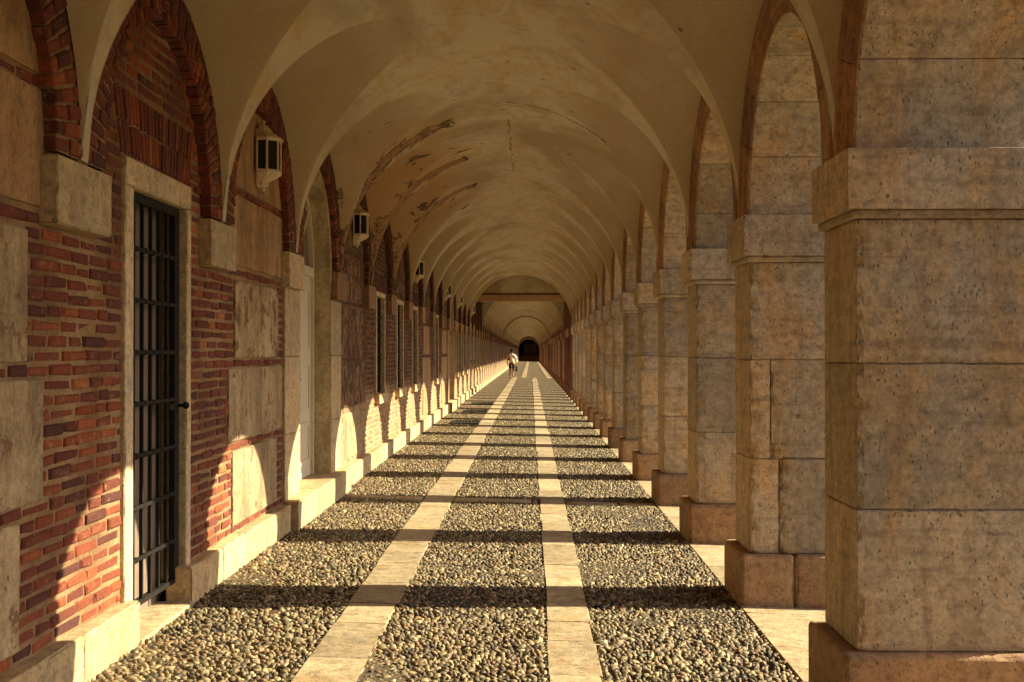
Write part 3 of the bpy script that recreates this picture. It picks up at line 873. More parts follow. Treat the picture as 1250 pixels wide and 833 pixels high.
def subtract(iv, a, b):
    out = []
    for (p, q) in iv:
        if b <= p or a >= q: out.append((p, q)); continue
        if a > p: out.append((p, a))
        if b < q: out.append((b, q))
    return out
bw = {b: MB() for b in range(KMIN - 1, KBM + 1)}
CH, BH = 0.069, 0.048
z = ZP + 0.012; row = 0
random.seed(5)
YA, YZ = yp(KMIN), yp(KBM)
while z < 3.66:
    zm = z + BH / 2
    if zm < 2.6: iv = [(YA, YZ)]
    else: iv = []
    for b in range(KMIN, KBM):
        if zm >= 2.6 and b not in discs_off:
            d = RI ** 2 - (zm - ZS) ** 2
            if d > 0:
                hw = math.sqrt(d); iv.append((yb(b) - hw, yb(b) + hw))
    for h in holes + imps:
        if h[2] - .012 < zm < h[3] + .012: iv = subtract(iv, h[0], h[1])
    for b in range(KMIN, KBM):
        for (t0, t1) in tymp[b]:
            if t0 - .012 < zm < t1 + .012: iv = subtract(iv, yb(b) - 1.02, yb(b) + 1.02)
    for b in range(KMIN, KBM):                       # flat arch over a gate
        if typ(b) == 'G' and GF[2] - .02 < zm < 3.15:
            s_ = (zm - GF[2]) / .375 * .13
            iv = subtract(iv, yb(b) - .60 - s_, yb(b) + .74 + s_)
        if typ(b) == 'W' and WIN[3] + WF - .01 < zm < WIN[3] + WF + .28 and not tymp[b]:
            iv = subtract(iv, yb(b) - .66, yb(b) + .66)
    for (p, q) in iv:
        y = p + (0.0 if row % 2 == 0 else -0.14) + random.uniform(-.02, .02)
        zz = z + random.uniform(-.0015, .0015)
        while y < q - 0.03:
            L = random.choice((.27, .21, .22, .15, .30, .24, .19)) + random.uniform(-.012, .012)
            a, e = max(y, p + .004), min(y + L, q - .004)
            if e - a > 0.035:
                bb = int(math.floor((a - yp(KMIN)) / S)) + KMIN
                brick(bw[bb], (XW - .016, a, zz), UY, UZ, UX, e - a, BH + random.uniform(-.004, .005), 0.010 + random.uniform(-.005, .005), min(1, max(0, random.gauss(.42, .24))), jit=0.0055, bev=0.009)
            y += L + random.uniform(.016, .034)
    z += CH; row += 1
# brick normals: u=Y, v=Z, n=X
# flat arches of soldier bricks
for b in range(KMIN, KBM):
    c = yb(b)
    if typ(b) == 'G': zb0, zb1, h0, h1 = GF[2] + .012, 3.145, (-.59, .73), (-.72, .86)
    elif typ(b) == 'W' and not tymp[b]: zb0, zb1, h0, h1 = WIN[3] + WF + .012, WIN[3] + WF + .28, (-.56, .56), (-.65, .65)
    else: continue
    n = 22 if typ(b) == 'G' else 17
    for i in range(n):
        p0 = h0[0] + (h0[1] - h0[0]) * i / n; p1 = h1[0] + (h1[1] - h1[0]) * i / n
        u0 = (h0[1] - h0[0]) / n
        v = Vector((0, p1 - p0, zb1 - zb0)); H = v.length; v.normalize(); u = v.cross(UX); u = UY - v * UY.dot(v); u.normalize()
        sp_ = .5 + random.uniform(-.02, .02)
        for (f0, f1) in ((0, sp_), (sp_, 1)):
            o_ = Vector((XW - .016, c + p0 + .004, zb0)) + v * (H * f0 + .004)
            brick(bw[b], o_, u, v, UX, u0 * .76, H * (f1 - f0) - .014, 0.012 + random.uniform(-.003, .004), min(1, max(0, random.gauss(.42, .2))), jit=.002, bev=.005)
for b in range(KMIN, KBM):
    if bw[b].v: bw[b].build('brickwork', M['brick'], pw)

# projecting brick arches
for b in range(KMIN, KBM):
    mb = MB(); c = yb(b); n = 46
    for i in range(n):
        a = PI * (i + .08) / n; a1 = PI * (i + .92) / n
        am = (a + a1) / 2
        v = Vector((0, math.cos(am), math.sin(am))); u = Vector((0, math.sin(am), -math.cos(am)))
        segs = [(RI, 1.155), (1.167, RO + .012)] if i % 2 == 0 else [(RI, 1.085), (1.097, 1.235), (1.247, RO + .012)]
        for (r0, r1) in segs:
            wdt = r0 * (a1 - a)
            o_ = Vector((XW - .05, c, ZS)) + v * (r0 + random.uniform(-.006, .006)) - u * wdt / 2
            brick(mb, o_, u, v, UX, wdt, r1 - r0, (XI - XW) + .05 + random.uniform(-.006, .005), min(1, max(0, random.gauss(.35, .22))), jit=.004, bev=.007)
    # mortar bed of the arch
    vs = []; m_ = 36; ri, ro, xf = RI + .012, RO + .02, XI - .012
    for i in range(m_ + 1):
        a = PI * i / m_
        for (xx, rr) in ((XW - .06, ri), (xf, ri), (xf, ro)): vs.append((xx, c + rr * math.cos(a), ZS + rr * math.sin(a)))
    fs = []
    for i in range(m_):
        for q in range(2): fs.append((3 * i + q, 3 * i + q + 1, 3 * i + 3 + q + 1, 3 * i + 3 + q))
    mb.add(vs, fs, .5, 1)
    mb.build('brick_arch', [M['brick'], M['mortar']], pw)
# wall backing (mortar) with the openings left out
bk = MB(); XB = XW - 0.016
def rect_minus(y0, y1, z0, z1, hs):
    ys = sorted({y0, y1} | {v for h in hs for v in h[:2] if y0 < v < y1})
    for a, e in zip(ys, ys[1:]):
        iv = [(z0, z1)]
        for h in hs:
            if h[0] <= a + 1e-6 and h[1] >= e - 1e-6: iv = subtract(iv, h[2], h[3])
        for (p, q) in iv: bk.quad((XB, a, p), (XB, e, p), (XB, e, q), (XB, a, q))
for b in range(KMIN, KBM):
    c = yb(b); t = typ(b); y0, y1 = c - S / 2, c + S / 2
    if t == 'G': rect_minus(y0, y1, -.05, ZT, [(c + GATE[0], c + GATE[1], -.05, GATE[2])])
    elif t == 'W': rect_minus(y0, y1, -.05, ZT, [(c + WIN[0], c + WIN[1], WIN[2], WIN[3])])
    elif t == 'D':
        rect_minus(y0, y1, -.05, ZS, [(c - DR, c + DR, -.05, ZS)])
        arc_panel(bk, c, DR, ZS, y0, y1, ZT, XB, 30)
    else: rect_minus(y0, y1, -.05, ZT, [])
bk.quad((-3.0, YA, -.05), (-3.0, yp(KEND) + 1, -.05), (-3.0, yp(KEND) + 1, ZT), (-3.0, YA, ZT))
bk.quad((-3.0, YA, -.05), (XB, YA, -.05), (XB, YA, ZT), (-3.0, YA, ZT))
bk.build('wall', M['mortar'], pw)
# little fillets between neighbouring brick arches, under the vault
for k in range(KMIN, KBM + 1):
    mb = MB(); mb.box(XW - .03, XI - .008, yp(k) - .06, yp(k) + .06, 2.60, 3.0)
    mb.build('arch_fillet', M['mortar'], pw)

# stucco panels
for i, (b, a, e, z0, z1, mm) in enumerate(panels):
    tmp = MB(); m_ = mm.split('|')[0]
    if '|tymp' in mm:
        n = 22; c = yb(b); lo_p = []; hi_p = []
        def lim(zz):
            d = (RI + .02) ** 2 - max(0, zz - ZS) ** 2
            return min(1.03, math.sqrt(max(0, d))) if zz > ZS else 1.03
        hs = [z0 + (z1 - z0) * q / n for q in range(n + 1)]
        hs = [h for h in hs if h <= ZS + RI + .01]
        vs = []; xf = XW - .002
        jl = [(random.uniform(-.004, .004)) for _ in hs]
        for q, h in enumerate(hs): vs += [(xf, c - lim(h), h), (xf, c + lim(h), h)]
        o0 = len(vs)
        tmp.add(vs, [(2 * q, 2 * q + 1, 2 * q + 3, 2 * q + 2) for q in range(len(hs) - 1)])
        tmp.quad((xf, c - lim(z0), z0), (XB - .01, c - lim(z0), z0), (XB - .01, c + lim(z0), z0), (xf, c + lim(z0), z0))
    else:
        block(tmp, XW - .06, XW + random.uniform(-.001, .003), a, e, z0, z1, r=.006, step=.05 if b < 4 else .3, chip=.028 if b < 4 else 0, wav=0, seed=i)
    tmp.build('stucco_panel', M[m_], pw)

# imposts
for k in range(KMIN, KBM + 1):
    mb = MB(); random.seed(300 + k)
    block(mb, XW - .05, XI + .004 + (.0 if k % 3 else .006), yp(k) - .36, yp(k) + .36, 2.285, 2.602, r=.007, step=.05 if k < 5 else .3, chip=.014 if k < 5 else 0, wav=.0, seed=k)
    mb.build('impost', M['impost' if k < 3 else 'archivolt'], pw)

# plinth course
for b in range(KMIN, KBM):
    mb = MB(); c = yb(b); t = typ(b); random.seed(500 + b)
    spans = [(c - S / 2, c + S / 2)]
    if t == 'G': spans = [(c - S / 2, c - .50), (c + .54, c + S / 2)]
    if t == 'D': spans = []
    if typ(b + 1) == 'D' and b + 1 < KBM: spans = [(p, min(q, c + S / 2 - .30)) for p, q in spans]
    if typ(b - 1) == 'D': spans = [(max(p, c - S / 2 + .30), q) for p, q in spans]
    for (p, q) in spans:
        y = p; mb = MB()
        while y < q - .01:
            L = random.choice((.42, .55, .7, .9)); e = min(y + L, q)
            if q - e < .2: e = q
            block(mb, XW - .10, -2.15 + random.uniform(-.004, .004), y, e - .003, -.1, ZP + random.uniform(-.004, .004) - .0, r=.010, step=.05 if b < 4 else .4,
                  chip=.012 if b < 4 else 0, wav=0, seed=int(y * 9))
            y = e
        if mb.v: mb.build('plinth', M['left_plinth'], pw)
    if t == 'D':
        mb = MB()
        y = c - S / 2 - .28
        cuts = [c - S / 2 - .28, c - .55, c + .35, c + S / 2 + .28]
        for p, q in zip(cuts, cuts[1:]):
            block(mb, -2.50, -2.085, p, q - .003, -.1, 0.355, r=.008, step=.06 if b < 4 else .4, chip=.012 if b < 4 else 0, wav=0, seed=b)
        mb.build('doorstep', M['left_plinth'], pw)

# gates, doors, windows of the first section
def gate(b, dark=False):
    c = yb(b)
    mb = MB(); x0, x1 = XW - .16, XW + .012
    y0, y1, z1 = c + GATE[0], c + GATE[1], GATE[2]; fy0, fy1, fz = c + GF[0], c + GF[1], GF[2]
    block(mb, x0, x1, fy0, y0, ZP - .1, z1 - .002, r=.008, step=.12, chip=.006, wav=0, tint=.8)
    block(mb, x0, x1, y1, fy1, ZP - .1, z1 - .002, r=.008, step=.12, chip=.006, wav=0, tint=.7)
    block(mb, x0, x1, fy0, fy1, z1, fz, r=.008, step=.12, chip=.006, wav=0, tint=.75)
    gf = mb.build('gate_frame', M['frame'], pw)
    mb = MB(); block(mb, -2.45, -2.135, c - .498, c + .536, -.1, zf(-2.2) + .02, r=.008, step=.15, wav=.004)
    mb.build('threshold', M['slab'], pw)
    root = MB(); xg = XW - .055
    zt, zb_ = z1 - .006, .235
    w = .010
    root.box(xg - .018, xg + .018, y0 + .006, y0 + .046, zb_, zt); root.box(xg - .018, xg + .018, y1 - .10, y1 - .006, zb_, zt)
    root.box(xg - .0175, xg + .0175, y0 + .046, y1 - .10, zt - .05, zt)
    root.box(xg - .0175, xg + .0175, y0 + .046, y1 - .10, zb_, zb_ + .03)
    gt = root.build('gate', M['iron'], pw)
    bars = MB()
    nb = 6
    for i in range(1, nb):
        yy = y0 + .03 + (y1 - .10 - y0) * i / nb
        bars.box(xg - w, xg + w, yy - w, yy + w, zb_ + .03, zt - .05)
    sub(bars.build('bars', M['iron'], None), gt).matrix_parent_inverse = Matrix.Identity(4)
    rails = MB()
    for i in range(7):
        zz = .51 + i * .297
        rails.box(xg + .0125, xg + .024, y0 + .046, y1 - .10, zz - .011, zz + .011)
        for q in range(1, nb):
            yy = y0 + .03 + (y1 - .10 - y0) * q / nb
            rails.tube((xg + .016, yy, zz - .016), (xg + .016, yy, zz + .016), .0145, 8)
    sub(rails.build('rails', M['iron'], None), gt)
    kn = MB(); kn.tube((xg, y1 - .05, 1.36), (xg + .07, y1 - .05, 1.36), .010); kn.sphere((xg + .075, y1 - .05, 1.36), .024)
    kn.box(xg + .0185, xg + .024, y1 - .22, y1 - .03, 1.335, 1.375)
    sub(kn.build('handle', M['iron'], None), gt)
    d = MB()
    d.box(-2.42, -2.38, y0 - .05, y1 + .05, zf(-2.4), z1 + .05)
    for i in range(7):
        yy = y0 + (y1 - y0) * i / 6; d.box(-2.3795, -2.374, yy - .06, yy + .06, zf(-2.4), z1)
    d.build('inner_door', M['taupe'] if not dark else M['black'], pw)
for b in range(KMIN, KBM):
    if typ(b) == 'G': gate(b, b != 0)

def tall_door(b):
    c = yb(b); fine = b < 5
    st = .08 if fine else .4
    for s_ in (-1, 1):
        mb = MB(); z = .356
        for z1 in (.95, 1.66, 2.283):
            y0, y1 = sorted((c + s_ * (DR + .005), c + s_ * 1.635))
            block(mb, XW - .05, XW + .014, y0, y1, z + .002, z1 - .002, r=.005, step=st, chip=.010 if fine else 0, wav=0, seed=b)
            z = z1
        mb.build('door_jamb', M['impost' if b < 5 else 'archivolt'], pw)
    # plastered reveal + band round the arch
    mb = MB(); n = 30
    prof = [(XW - .20, DR), (XW + .004, DR), (XW + .004, RI + .02)]
    pts = [(1, z) for z in (0.35, 1.0, 1.7, 2.3)] + [(None, PI * i / n) for i in range(n + 1)] + [(-1, z) for z in (2.3, 1.7, 1.0, .35)]
    rows = []
    for kk, v in pts:
        r_ = []
        for (xx, rr) in prof:
            if kk is None: r_.append((xx, c + rr * math.cos(v), ZS + rr * math.sin(v)))
            else: r_.append((xx, c + kk * (rr if rr == DR else DR + .003), v))
        rows.append(r_)
    vs = [p for r_ in rows for p in r_]
    fs = [(3 * i + q, 3 * i + q + 1, 3 * i + 3 + q + 1, 3 * i + 3 + q) for i in range(len(rows) - 1) for q in range(2)]
    mb.add(vs, fs); mb.build('door_reveal', M['reveal'], pw)
    xd = XW - .20; zt = 2.52
    d = MB()
    for s_ in (-1, 1):
        y0, y1 = sorted((c + s_ * .004, c + s_ * (DR - .075)))
        d.box(xd - .05, xd, y0, y1, .36, zt)
        for (z0, z1) in ((.5, .95), (1.05, 1.6), (1.7, 2.4)):
            fw_ = .05
            d.box(xd - .001, xd + .014, y0 + .09, y0 + .09 + fw_, z0, z1); d.box(xd - .001, xd + .014, y1 - .09 - fw_, y1 - .09, z0, z1)
            d.box(xd - .001, xd + .0135, y0 + .09 + fw_, y1 - .09 - fw_, z0, z0 + fw_); d.box(xd - .001, xd + .0135, y0 + .09 + fw_, y1 - .09 - fw_, z1 - fw_, z1)
    dr = d.build('door', M['white_wood'], pw)
    f = MB()
    for s_ in (-1, 1):
        y0, y1 = sorted((c + s_ * (DR - .075), c + s_ * (DR - .002))); f.box(xd - .05, xd + .03, y0, y1, .36, ZS)
    f.box(xd - .05, xd + .034, c - DR + .075, c + DR - .075, zt, zt + .10)
    for i in range(n):
        a, a2 = PI * i / n, PI * (i + 1) / n
        P = lambda r_, t, xx: (xx, c + r_ * math.cos(t), ZS + r_ * math.sin(t))
        f.add([P(DR - .075, a, xd + .03), P(DR - .002, a, xd + .03), P(DR - .002, a2, xd + .03), P(DR - .075, a2, xd + .03),
               P(DR - .075, a, xd - .05), P(DR - .075, a2, xd - .05)], [(0, 1, 2, 3), (0, 3, 5, 4)])
    for t in (PI / 4, PI / 2, 3 * PI / 4):
        f.tube((xd + .005, c, ZS), (xd + .005, c + (DR - .06) * math.cos(t), ZS + (DR - .06) * math.sin(t)), .018, 6)
    sub(f.build('door_frame', M['white_wood'], None), dr)
    f = MB(); vs = [(xd - .02, c, ZS)] + [(xd - .02, c + (DR - .07) * math.cos(PI * i / n), ZS + (DR - .07) * math.sin(PI * i / n)) for i in range(n + 1)]
    f.add(vs, [(0, i + 1, i + 2) for i in range(n)])
    sub(f.build('fanlight', M['fan'], None), dr)
    h = MB(); h.tube((xd, c - .10, 1.42), (xd + .06, c - .10, 1.42), .012); h.box(xd + .045, xd + .06, c - .15, c - .05, 1.408, 1.432); h.box(xd + .001, xd + .012, c - .125, c - .075, 1.32, 1.5)
    sub(h.build('handle', M['iron'], None), dr)
for b in range(KMIN, KBM):
    if typ(b) == 'D': tall_door(b)

def window(b):
    c = yb(b); y0, y1, z0, z1 = c + WIN[0], c + WIN[1], WIN[2], WIN[3]
    mb = MB(); xa, xb = XW - .12, XW + .022
    block(mb, xa, xb, y0 - WF, y0, z0, z1, r=.008, step=.4, tint=.6); block(mb, xa, xb, y1, y1 + WF, z0, z1, r=.008, step=.4, tint=.5)
    block(mb, xa, xb, y0 - WF, y1 + WF, z1 + .002, z1 + WF, r=.008, step=.4, tint=.7)
    fr = mb.build('frame', M['frame'], None)
    mb = MB(); block(mb, xa, XW + .07, y0 - WF, y1 + WF, z0 - .145, z0 - .002, r=.01, step=.4)
    si = mb.build('sill', M['left_plinth'], None)
    xg = XW - .14
    mb = MB()
    mb.box(xg - .05, xg, y0 - .02, y0 + .05, z0, z1); mb.box(xg - .05, xg, y1 - .05, y1 + .02, z0, z1)
    mb.box(xg - .05, xg - .001, y0 + .05, y1 - .05, z0, z0 + .06); mb.box(xg - .05, xg - .001, y0 + .05, y1 - .05, z1 - .06, z1)
    mb.box(xg - .05, xg + .004, c - .03, c + .03, z0 + .06, z1 - .06)
    w = mb.build('window', M['dark_wood'], pw); sub(fr, w); sub(si, w)
    p = MB(); p.quad((xg - .03, y0, z0), (xg - .03, y1, z0), (xg - .03, y1, z1), (xg - .03, y0, z1))
    sub(p.build('pane', M['pane'], None), w)
    gr = MB()
    for i in range(1, 7):
        yy = y0 + (y1 - y0) * i / 7; gr.box(XW - .046, XW - .03, yy - .008, yy + .008, z0, z1)
    for i in range(1, 5):
        zz = z0 + (z1 - z0) * i / 5; gr.box(XW - .052, XW - .024, y0, y1, zz - .008, zz + .008)
    sub(gr.build('grille', M['iron'], None), w)
for b in range(KMIN, KBM):
    if typ(b) == 'W': window(b)

# ------------------------------------------------------------------ lanterns
def lantern_meshes():
    def ring(w, p, z): # half octagon: wall at x=0, protrusion p, half width w
        return [(0, -w, z), (p * .52, -w, z), (p, -w * .45, z), (p, w * .45, z), (p * .52, w, z), (0, w, z)]
    def loft(mb, secs, mi=0):
        vs = []; 
        for (w, p, z) in secs: vs += ring(w, p, z)
        n = 6; fs = []
        for s_ in range(len(secs) - 1):
            for i in range(n): fs.append((s_ * n + i, s_ * n + (i + 1) % n, (s_ + 1) * n + (i + 1) % n, (s_ + 1) * n + i))
        fs.append(tuple(range(n))[::-1]); fs.append(tuple(range((len(secs) - 1) * n, len(secs) * n)))
        mb.add(vs, fs, .5, mi)
    cap = MB(); loft(cap, [(.175, .215, .40), (.18, .222, .415), (.15, .185, .445), (.10, .125, .475), (.085, .105, .51), (.055, .07, .545), (.02, .03, .565)])
    cap.sphere((.03, 0, .575), .022)
    base = MB(); loft(base, [(.03, .04, -.03), (.06, .075, -.012), (.055, .07, .02), (.10, .125, .045), (.155, .195, .085), (.165, .205, .10), (.165, .205, .118)])
    base.sphere((.03, 0, -.04), .024)
    frame = MB(); r0 = ring(.155, .192, .118); r1 = ring(.155, .192, .40)
    for i in range(6): frame.tube(r0[i], r1[i], .013, 6)
    for i in range(5):
        frame.tube(r0[i], r0[i + 1], .012, 6); frame.tube(r1[i], r1[i + 1], .012, 6)
    panes = []
    for i in range(5):
        p = MB(); a, b_ = Vector(ring(.148, .184, .118)[i]), Vector(ring(.148, .184, .118)[i + 1]); u = Vector((0, 0, .282))
        p.quad(a, b_, b_ + u, a + u); panes.append(p.mesh('pane', M['pane']))
    plate = MB(); plate.box(-.022, -.002, -.12, .12, -.03, .50)
    return cap.mesh('cap', M['lantern']), base.mesh('base', M['lantern']), frame.mesh('frame', M['lantern']), panes, plate.mesh('back_plate', M['lantern'])
LM = lantern_meshes()
LL = {1: 'cream wall lantern nearest the viewer, high on the stucco bay beside the barred gate',
      3: 'cream wall lantern on the dark decayed bay just past the tall cream door',
      6: 'third cream wall lantern from the front, above the third barred window',
      9: 'fourth cream wall lantern from the front, before the second pale doorway',
      11: 'fifth cream wall lantern from the front, just past the second pale doorway',
      14: 'sixth and farthest cream wall lantern, above the dark gate near the beam'}
for b, lab in LL.items():
    t = thing('wall_lantern', lab, 'lantern', (XW + .022, yb(b), 3.06), 'lanterns along the brick wall')
    t.scale = (.80, .80, .88)
    for nm, me in zip(('cap', 'base', 'frame'), LM[:3]): link(nm, me, t, (0, 0, 0))
    for me in LM[3]: link('pane', me, t, (0, 0, 0))
    link('back_plate', LM[4], t, (0, 0, 0))

# ------------------------------------------------------------------ cross beam
yb_ = yp(KMID) + .02
t = thing('cross_beam', 'brown beam crossing the vault halfway down the arcade', 'beam', (XC, yb_, 3.50))
def half(z): return math.sqrt(RB * RB - (z - ZS) ** 2)
mb = MB(); block(mb, XC - half(3.6) - .12, XC + half(3.6) + .12, yb_ + .01, yb_ + .24, 3.50, 3.735, r=.01, step=.5); mb.build('beam', M['beam'], t)
mb = MB(); mb.box(XC - half(3.7) - .12, XC + half(3.7) + .12, yb_, yb_ + .26, 3.736, 3.785); mb.build('beam_cap', M['beam_dark'], t)
mb = MB(); n = 24; vs = []
for q in range(n + 1):
    zz = 3.786 + (ZS + RB + .05 - 3.786) * q / n
    hw = (half(zz) if zz < ZS + RB else 0) + .06
    for yy in (yb_ + .03, yb_ + .2): vs += [(XC - hw, yy, zz), (XC + hw, yy, zz)]
mb.add(vs, [(4 * q, 4 * q + 1, 4 * q + 5, 4 * q + 4) for q in range(n)] + [(4 * q + 2, 4 * q + 6, 4 * q + 7, 4 * q + 3) for q in range(n)] + [(0, 2, 3, 1)])
mb.build('tympanum', M['vault'], t)

# ------------------------------------------------------------------ far section: left wall
fl = thing('brick_wall', 'dark red brick wall of the far arcade beyond the cross beam', 'wall', (XW, yp(KBM), 0))
mb = MB(); ye = yp(KEND)
mb.quad((XW, YZ, -.05), (XW, ye, -.05), (XW, ye, ZT), (XW, YZ, ZT)); mb.build('wall', M['farbrick'], fl)
ar = MB(); n = 16
for i in range(n):
    a, a2 = PI * i / n, PI * (i + 1) / n
    P = lambda r_, t_, xx: (xx, r_ * math.cos(t_), ZS + r_ * math.sin(t_))
    ar.add([P(RI, a, XI), P(RO + .02, a, XI), P(RO + .02, a2, XI), P(RI, a2, XI), P(RI, a, XW - .01), P(RI, a2, XW - .01)], [(0, 1, 2, 3), (0, 3, 5, 4)])
arm = ar.mesh('brick_arch', M['farbrick'])
im = MB(); im.box(XW - .05, XI + .004, -.36, .36, 2.285, 2.61); im = im.mesh('impost', M['farstone'])
pl = MB(); pl.box(XW - .05, -2.15, -S / 2, S / 2, -.1, ZP); pl = pl.mesh('plinth', M['left_plinth'])
wf = MB()
for (a, e, z0, z1) in ((-.59, -.46, 1.1, 2.5), (.46, .59, 1.1, 2.5), (-.59, .59, 2.502, 2.63), (-.59, .59, .95, 1.098)): wf.box(XW - .05, XW + .03, a, e, z0, z1)
wfm = wf.mesh('window_frame', M['impost'])
wp = MB(); wp.box(XW - .05, XW + .006, -.459, .459, 1.1, 2.5); wpm = wp.mesh('pane', M['pane'])
for b in range(KBM, KEND):
    off = Vector((0, yb(b), 0)) - WLOC[fl.name]
    link('brick_arch', arm, fl, off); link('plinth', pl, fl, off)
    link('impost', im, fl, Vector((0, yp(b), 0)) - WLOC[fl.name])
    if b % 3 == 0 or b < 22:
        w = link('window_frame', wfm, fl, off); link('pane', wpm, w, (0, 0, 0))
# transverse rib in the far vault and the wall that ends the corridor
rib = MB(); n = 24
def ring_wall(mb, y, r0, r1, d, zs=ZS):
    for i in range(n):
        a, a2 = PI * i / n, PI * (i + 1) / n
        P = lambda r_, t_, yy: (XC + r_ * math.cos(t_), yy, zs + r_ * math.sin(t_))
        mb.add([P(r0, a, y), P(r1, a, y), P(r1, a2, y), P(r0, a2, y), P(r0, a, y + d), P(r0, a2, y + d)], [(0, 3, 2, 1), (0, 4, 5, 3)])
ring_wall(rib, 92, RB - .10, RB + .3, .3)
o = rib.build('vault_rib', M['beam']); tag(o, 'shallow plaster rib arching across the far vault', 'rib')
ew = thing('end_wall', 'far end wall with a dark round archway closing the corridor', 'wall', (XC, ye, 0))
mb = MB(); ring_wall(mb, ye, 1.75, RB + .6, .5, 2.1)
mb.box(XC - RB - .6, XC - 1.75, ye, ye + .5, -.1, 2.1); mb.box(XC + 1.75, XC + RB + .6, ye, ye + .5, -.1, 2.1)
mb.box(XC - RB - .6, XC + RB + .6, ye + .02, ye + .48, 4.3, 5.2)
mb.build('wall', M['stucco_warm'], ew)
mb = MB()
x0, x1, y0, y1, z1 = XC - 2.6, XC + 2.6, ye + .5, ye + 46, 5.1
mb.quad((x0, y0, 0), (x0, y1, 0), (x0, y1, z1), (x0, y0, z1)); mb.quad((x1, y0, 0), (x1, y1, 0), (x1, y1, z1), (x1, y0, z1))
mb.quad((x0, y1, 0), (x1, y1, 0), (x1, y1, z1), (x0, y1, z1)); mb.quad((x0, y0, z1), (x1, y0, z1), (x1, y1, z1), (x0, y1, z1))
mb.quad((x0, y0, .12), (x1, y0, .12), (x1, y1, .12), (x0, y1, .12))
mb.build('passage', M['black'], ew)
mb = MB()
for q in range(6): mb.box(x0 + .1, x1 - .1, ye + 1.2 + q * .34, ye + 1.54 + q * .34, .12, .12 + .17 * (q + 1))
mb.build('step', M['farstone'], ew)
mb = MB(); mb.box(XC - .9, XC + .1, ye + 3.4, ye + 3.5, 1.15, 3.2); mb.box(XC + .3, XC + 1.4, ye + 3.4, ye + 3.5, 1.15, 3.2); mb.build('inner_door', M['dark_wood'], ew)

# ------------------------------------------------------------------ person walking away
PX, PY = -1.2, 77.0
pz = zf(PX) + .012
def skin(name, chains, mat, parent, sub_=2):
    """chains: list of [(x,y,z,r), ...]; chain points equal to an earlier point are shared."""
    vs, rs, es = [], [], []; key = {}
    for ch in chains:
        pv = None
        for (x, y, z, r) in ch:
            kk = (round(x, 3), round(y, 3), round(z, 3))
            if kk not in key:
                key[kk] = len(vs); vs.append((x, y, z)); rs.append(r)
            i = key[kk]
            if pv is not None and pv != i: es.append((pv, i))
            pv = i
    me = bpy.data.meshes.new(name); me.from_pydata(vs, es, []); me.materials.append(mat)
    o = link(name, me, parent, (0, 0, 0))
    md = o.modifiers.new('skin', 'SKIN'); md.use_smooth_shade = True
    sv = me.skin_vertices[0].data
    for i, r in enumerate(rs):
        sv[i].radius = r if hasattr(r, '__len__') else (r, r)
    sv[0].use_root = True
    if sub_:
        s2 = o.modifiers.new('sub', 'SUBSURF'); s2.levels = sub_; s2.render_levels = sub_
    return o
per = thing('person', 'person in white t-shirt and black shorts walking away down the corridor', 'person', (PX, PY, pz))
pel = (0, 0, .95, (.15, .11))
body = [
    [pel, (0, 0, 1.12, (.11, .08)), (0, .01, 1.30, (.12, .085)), (0, .01, 1.44, (.11, .07)), (0, .0, 1.53, .062), (0, -.01, 1.60, .062), (0, .01, 1.68, (.085, .10)), (0, .01, 1.755, (.07, .08))],
    [pel, (-.10, .02, .86, .092), (-.10, .09, .50, .062), (-.10, .0, .27, .055), (-.10, -.05, .09, .040), (-.10, .07, .035, .036)],
    [pel, (.10, -.02, .86, .092), (.10, .02, .50, .062), (.10, -.10, .27, .055), (.10, -.18, .10, .040), (.10, -.06, .04, .036)],
    [(0, .01, 1.44, (.11, .07)), (-.20, .0, 1.42, .060), (-.26, -.04, 1.15, .043), (-.27, .05, .92, .034), (-.27, .08, .84, .034)],
    [(0, .01, 1.44, (.11, .07)), (.20, .0, 1.42, .060), (.25, .02, 1.15, .043), (.26, .08, .92, .034), (.26, .10, .84, .034)]]
skin('body', body, M['skin'], per)
skin('t_shirt', [[(0, 0, .93, (.185, .14)), (0, 0, 1.12, (.175, .135)), (0, .01, 1.30, (.19, .14)), (0, .01, 1.43, (.18, .115)), (0, .005, 1.50, .075)],
                 [(0, .01, 1.43, (.18, .115)), (-.20, .0, 1.41, .09), (-.25, -.03, 1.18, .075)],
                 [(0, .01, 1.43, (.18, .115)), (.20, .0, 1.41, .09), (.245, .01, 1.18, .075)]], M['shirt'], per)
skin('shorts', [[(0, 0, .97, (.168, .125)), (-.105, .02, .84, .112), (-.105, .08, .55, .095)], [(0, 0, .97, (.168, .125)), (.105, -.01, .84, .112), (.105, .015, .55, .095)]], M['shorts'], per)
h = MB(); h.sphere((0, 0, 1.715), .105, 14, 0, (.9, 1.0, 1.05)); link('hair', h.mesh('hair', M['hair']), per, (0, 0, 0))
for nm, sx in (('shoe', -.10), ('shoe', .10)):
    h = MB(); yy = .02 if sx < 0 else -.12
    h.sphere((sx, yy, .045), .06, 10, 0, (.8, 2.1, .75)); link(nm, h.mesh(nm, M['leather']), per, (0, 0, 0))
for sx in (-1, 1):     # fingers
    chains = []
    for i, ln in enumerate((.085, .095, .09, .07)):
        bx = sx * (.27 if sx < 0 else .26); by = (.08 if sx < 0 else .10) - .03 + i * .02
        chains.append([(bx, (.08 if sx < 0 else .10), .84, .026), (bx, by, .80, .010), (bx - sx * .012, by + .01, .80 - ln * .6, .009), (bx - sx * .03, by + .012, .80 - ln, .007)])
    bx = sx * (.27 if sx < 0 else .26); y_ = .08 if sx < 0 else .10
    chains.append([(bx, y_, .84, .026), (bx - sx * .02, y_ + .04, .82, .011), (bx - sx * .025, y_ + .05, .775, .009)])
    skin('hand', chains, M['skin'], per, 1)
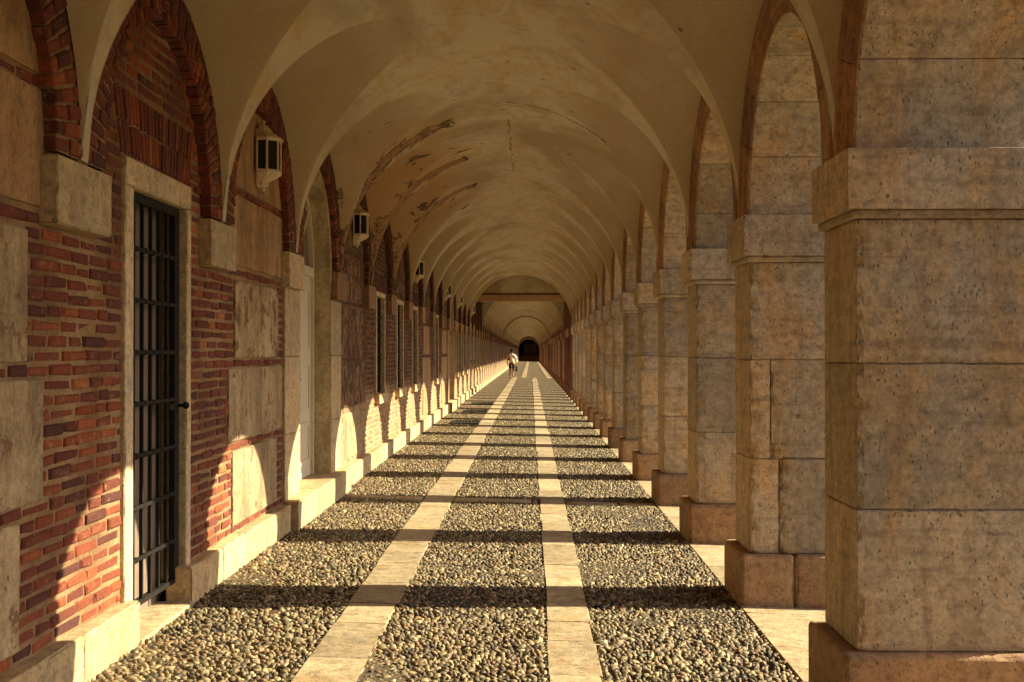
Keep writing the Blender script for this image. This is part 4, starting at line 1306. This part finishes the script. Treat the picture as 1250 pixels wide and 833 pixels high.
bg = thing('backpack', 'brown backpack slung over the left shoulder of the walking person', 'backpack', (PX - .12, PY - .21, pz + 1.08))
h = MB(); block(h, -.08, .08, -.07, .08, .0, .30, r=.05, step=.08); link('pack', h.mesh('pack', M['leather']), bg, (0, 0, 0))
h = MB(); block(h, -.06, .06, -.10, -.065, .04, .17, r=.02, step=.08); link('pocket', h.mesh('pocket', M['leather']), bg, (0, 0, 0))
h = MB(); pts = [(-.06, .07, .30), (-.08, .10, .44), (-.09, .24, .50), (-.09, .35, .40), (-.09, .35, .2), (-.08, .08, .05)]
for a, e in zip(pts, pts[1:]): h.tube(a, e, .016, 6)
link('strap', h.mesh('strap', M['leather']), bg, (0, 0, 0))
bg = thing('bag', 'black bag hanging from the right hand of the walking person', 'bag', (PX + .29, PY + .10, pz + .40))
h = MB(); block(h, -.05, .07, -.16, .16, 0, .33, r=.03, step=.08); link('bag_body', h.mesh('bag_body', M['bag']), bg, (0, 0, 0))
h = MB(); pts = [(.0, -.08, .32), (-.02, -.05, .375), (-.025, .0, .395), (-.02, .05, .375), (.0, .08, .32)]
for a, e in zip(pts, pts[1:]): h.tube(a, e, .010, 6)
link('handle', h.mesh('handle', M['bag']), bg, (0, 0, 0))

# ------------------------------------------------------------------ light, sky, camera
SUN_DIR = Vector((-1.0, -0.13, -0.572)).normalized()
sl = bpy.data.lights.new('sun', 'SUN'); sl.energy = 5.0; sl.angle = R(0.5); sl.color = (1.0, 0.865, 0.56)
so = bpy.data.objects.new('sun', sl); COL.objects.link(so)
so.rotation_euler = SUN_DIR.to_track_quat('-Z', 'Y').to_euler(); so.location = (40, 8, 25)
w = bpy.data.worlds.new('World'); SC.world = w; w.use_nodes = True
nt = w.node_tree; nt.nodes.clear()
ow = nt.nodes.new('ShaderNodeOutputWorld'); bg = nt.nodes.new('ShaderNodeBackground'); sk = nt.nodes.new('ShaderNodeTexSky')
sk.sky_type = 'NISHITA'; sk.sun_disc = False
sk.sun_elevation = math.asin(-SUN_DIR.z); sk.sun_rotation = math.atan2(-SUN_DIR.x, -SUN_DIR.y)
sk.dust_density = 4.0; sk.air_density = 0.55; sk.ozone_density = 0.4
bg.inputs['Strength'].default_value = 0.05
nt.links.new(sk.outputs[0], bg.inputs[0]); nt.links.new(bg.outputs[0], ow.inputs[0])

cam = bpy.data.cameras.new('camera'); co = bpy.data.objects.new('camera', cam); COL.objects.link(co)
co.location = (0, 0, 1.7)
cam.sensor_width = 36; cam.lens = 43.2; cam.clip_end = 2000; cam.clip_start = 0.05
co.rotation_euler = (R(90) + math.atan(13.5 / 1500), 0, math.atan(23 / 1500))
SC.camera = co
SC.view_settings.view_transform = 'Standard'; SC.view_settings.look = 'None'
SC.view_settings.exposure = 1.47; SC.view_settings.gamma = 1.0; SC.view_settings.use_curve_mapping = False
SC.render.engine = 'CYCLES'
SC.cycles.max_bounces = 10; SC.cycles.diffuse_bounces = 7; SC.cycles.glossy_bounces = 3
SC.cycles.use_denoising = True
SC.cycles.sample_clamp_indirect = 8
SC.cycles.caustics_reflective = False; SC.cycles.caustics_refractive = False
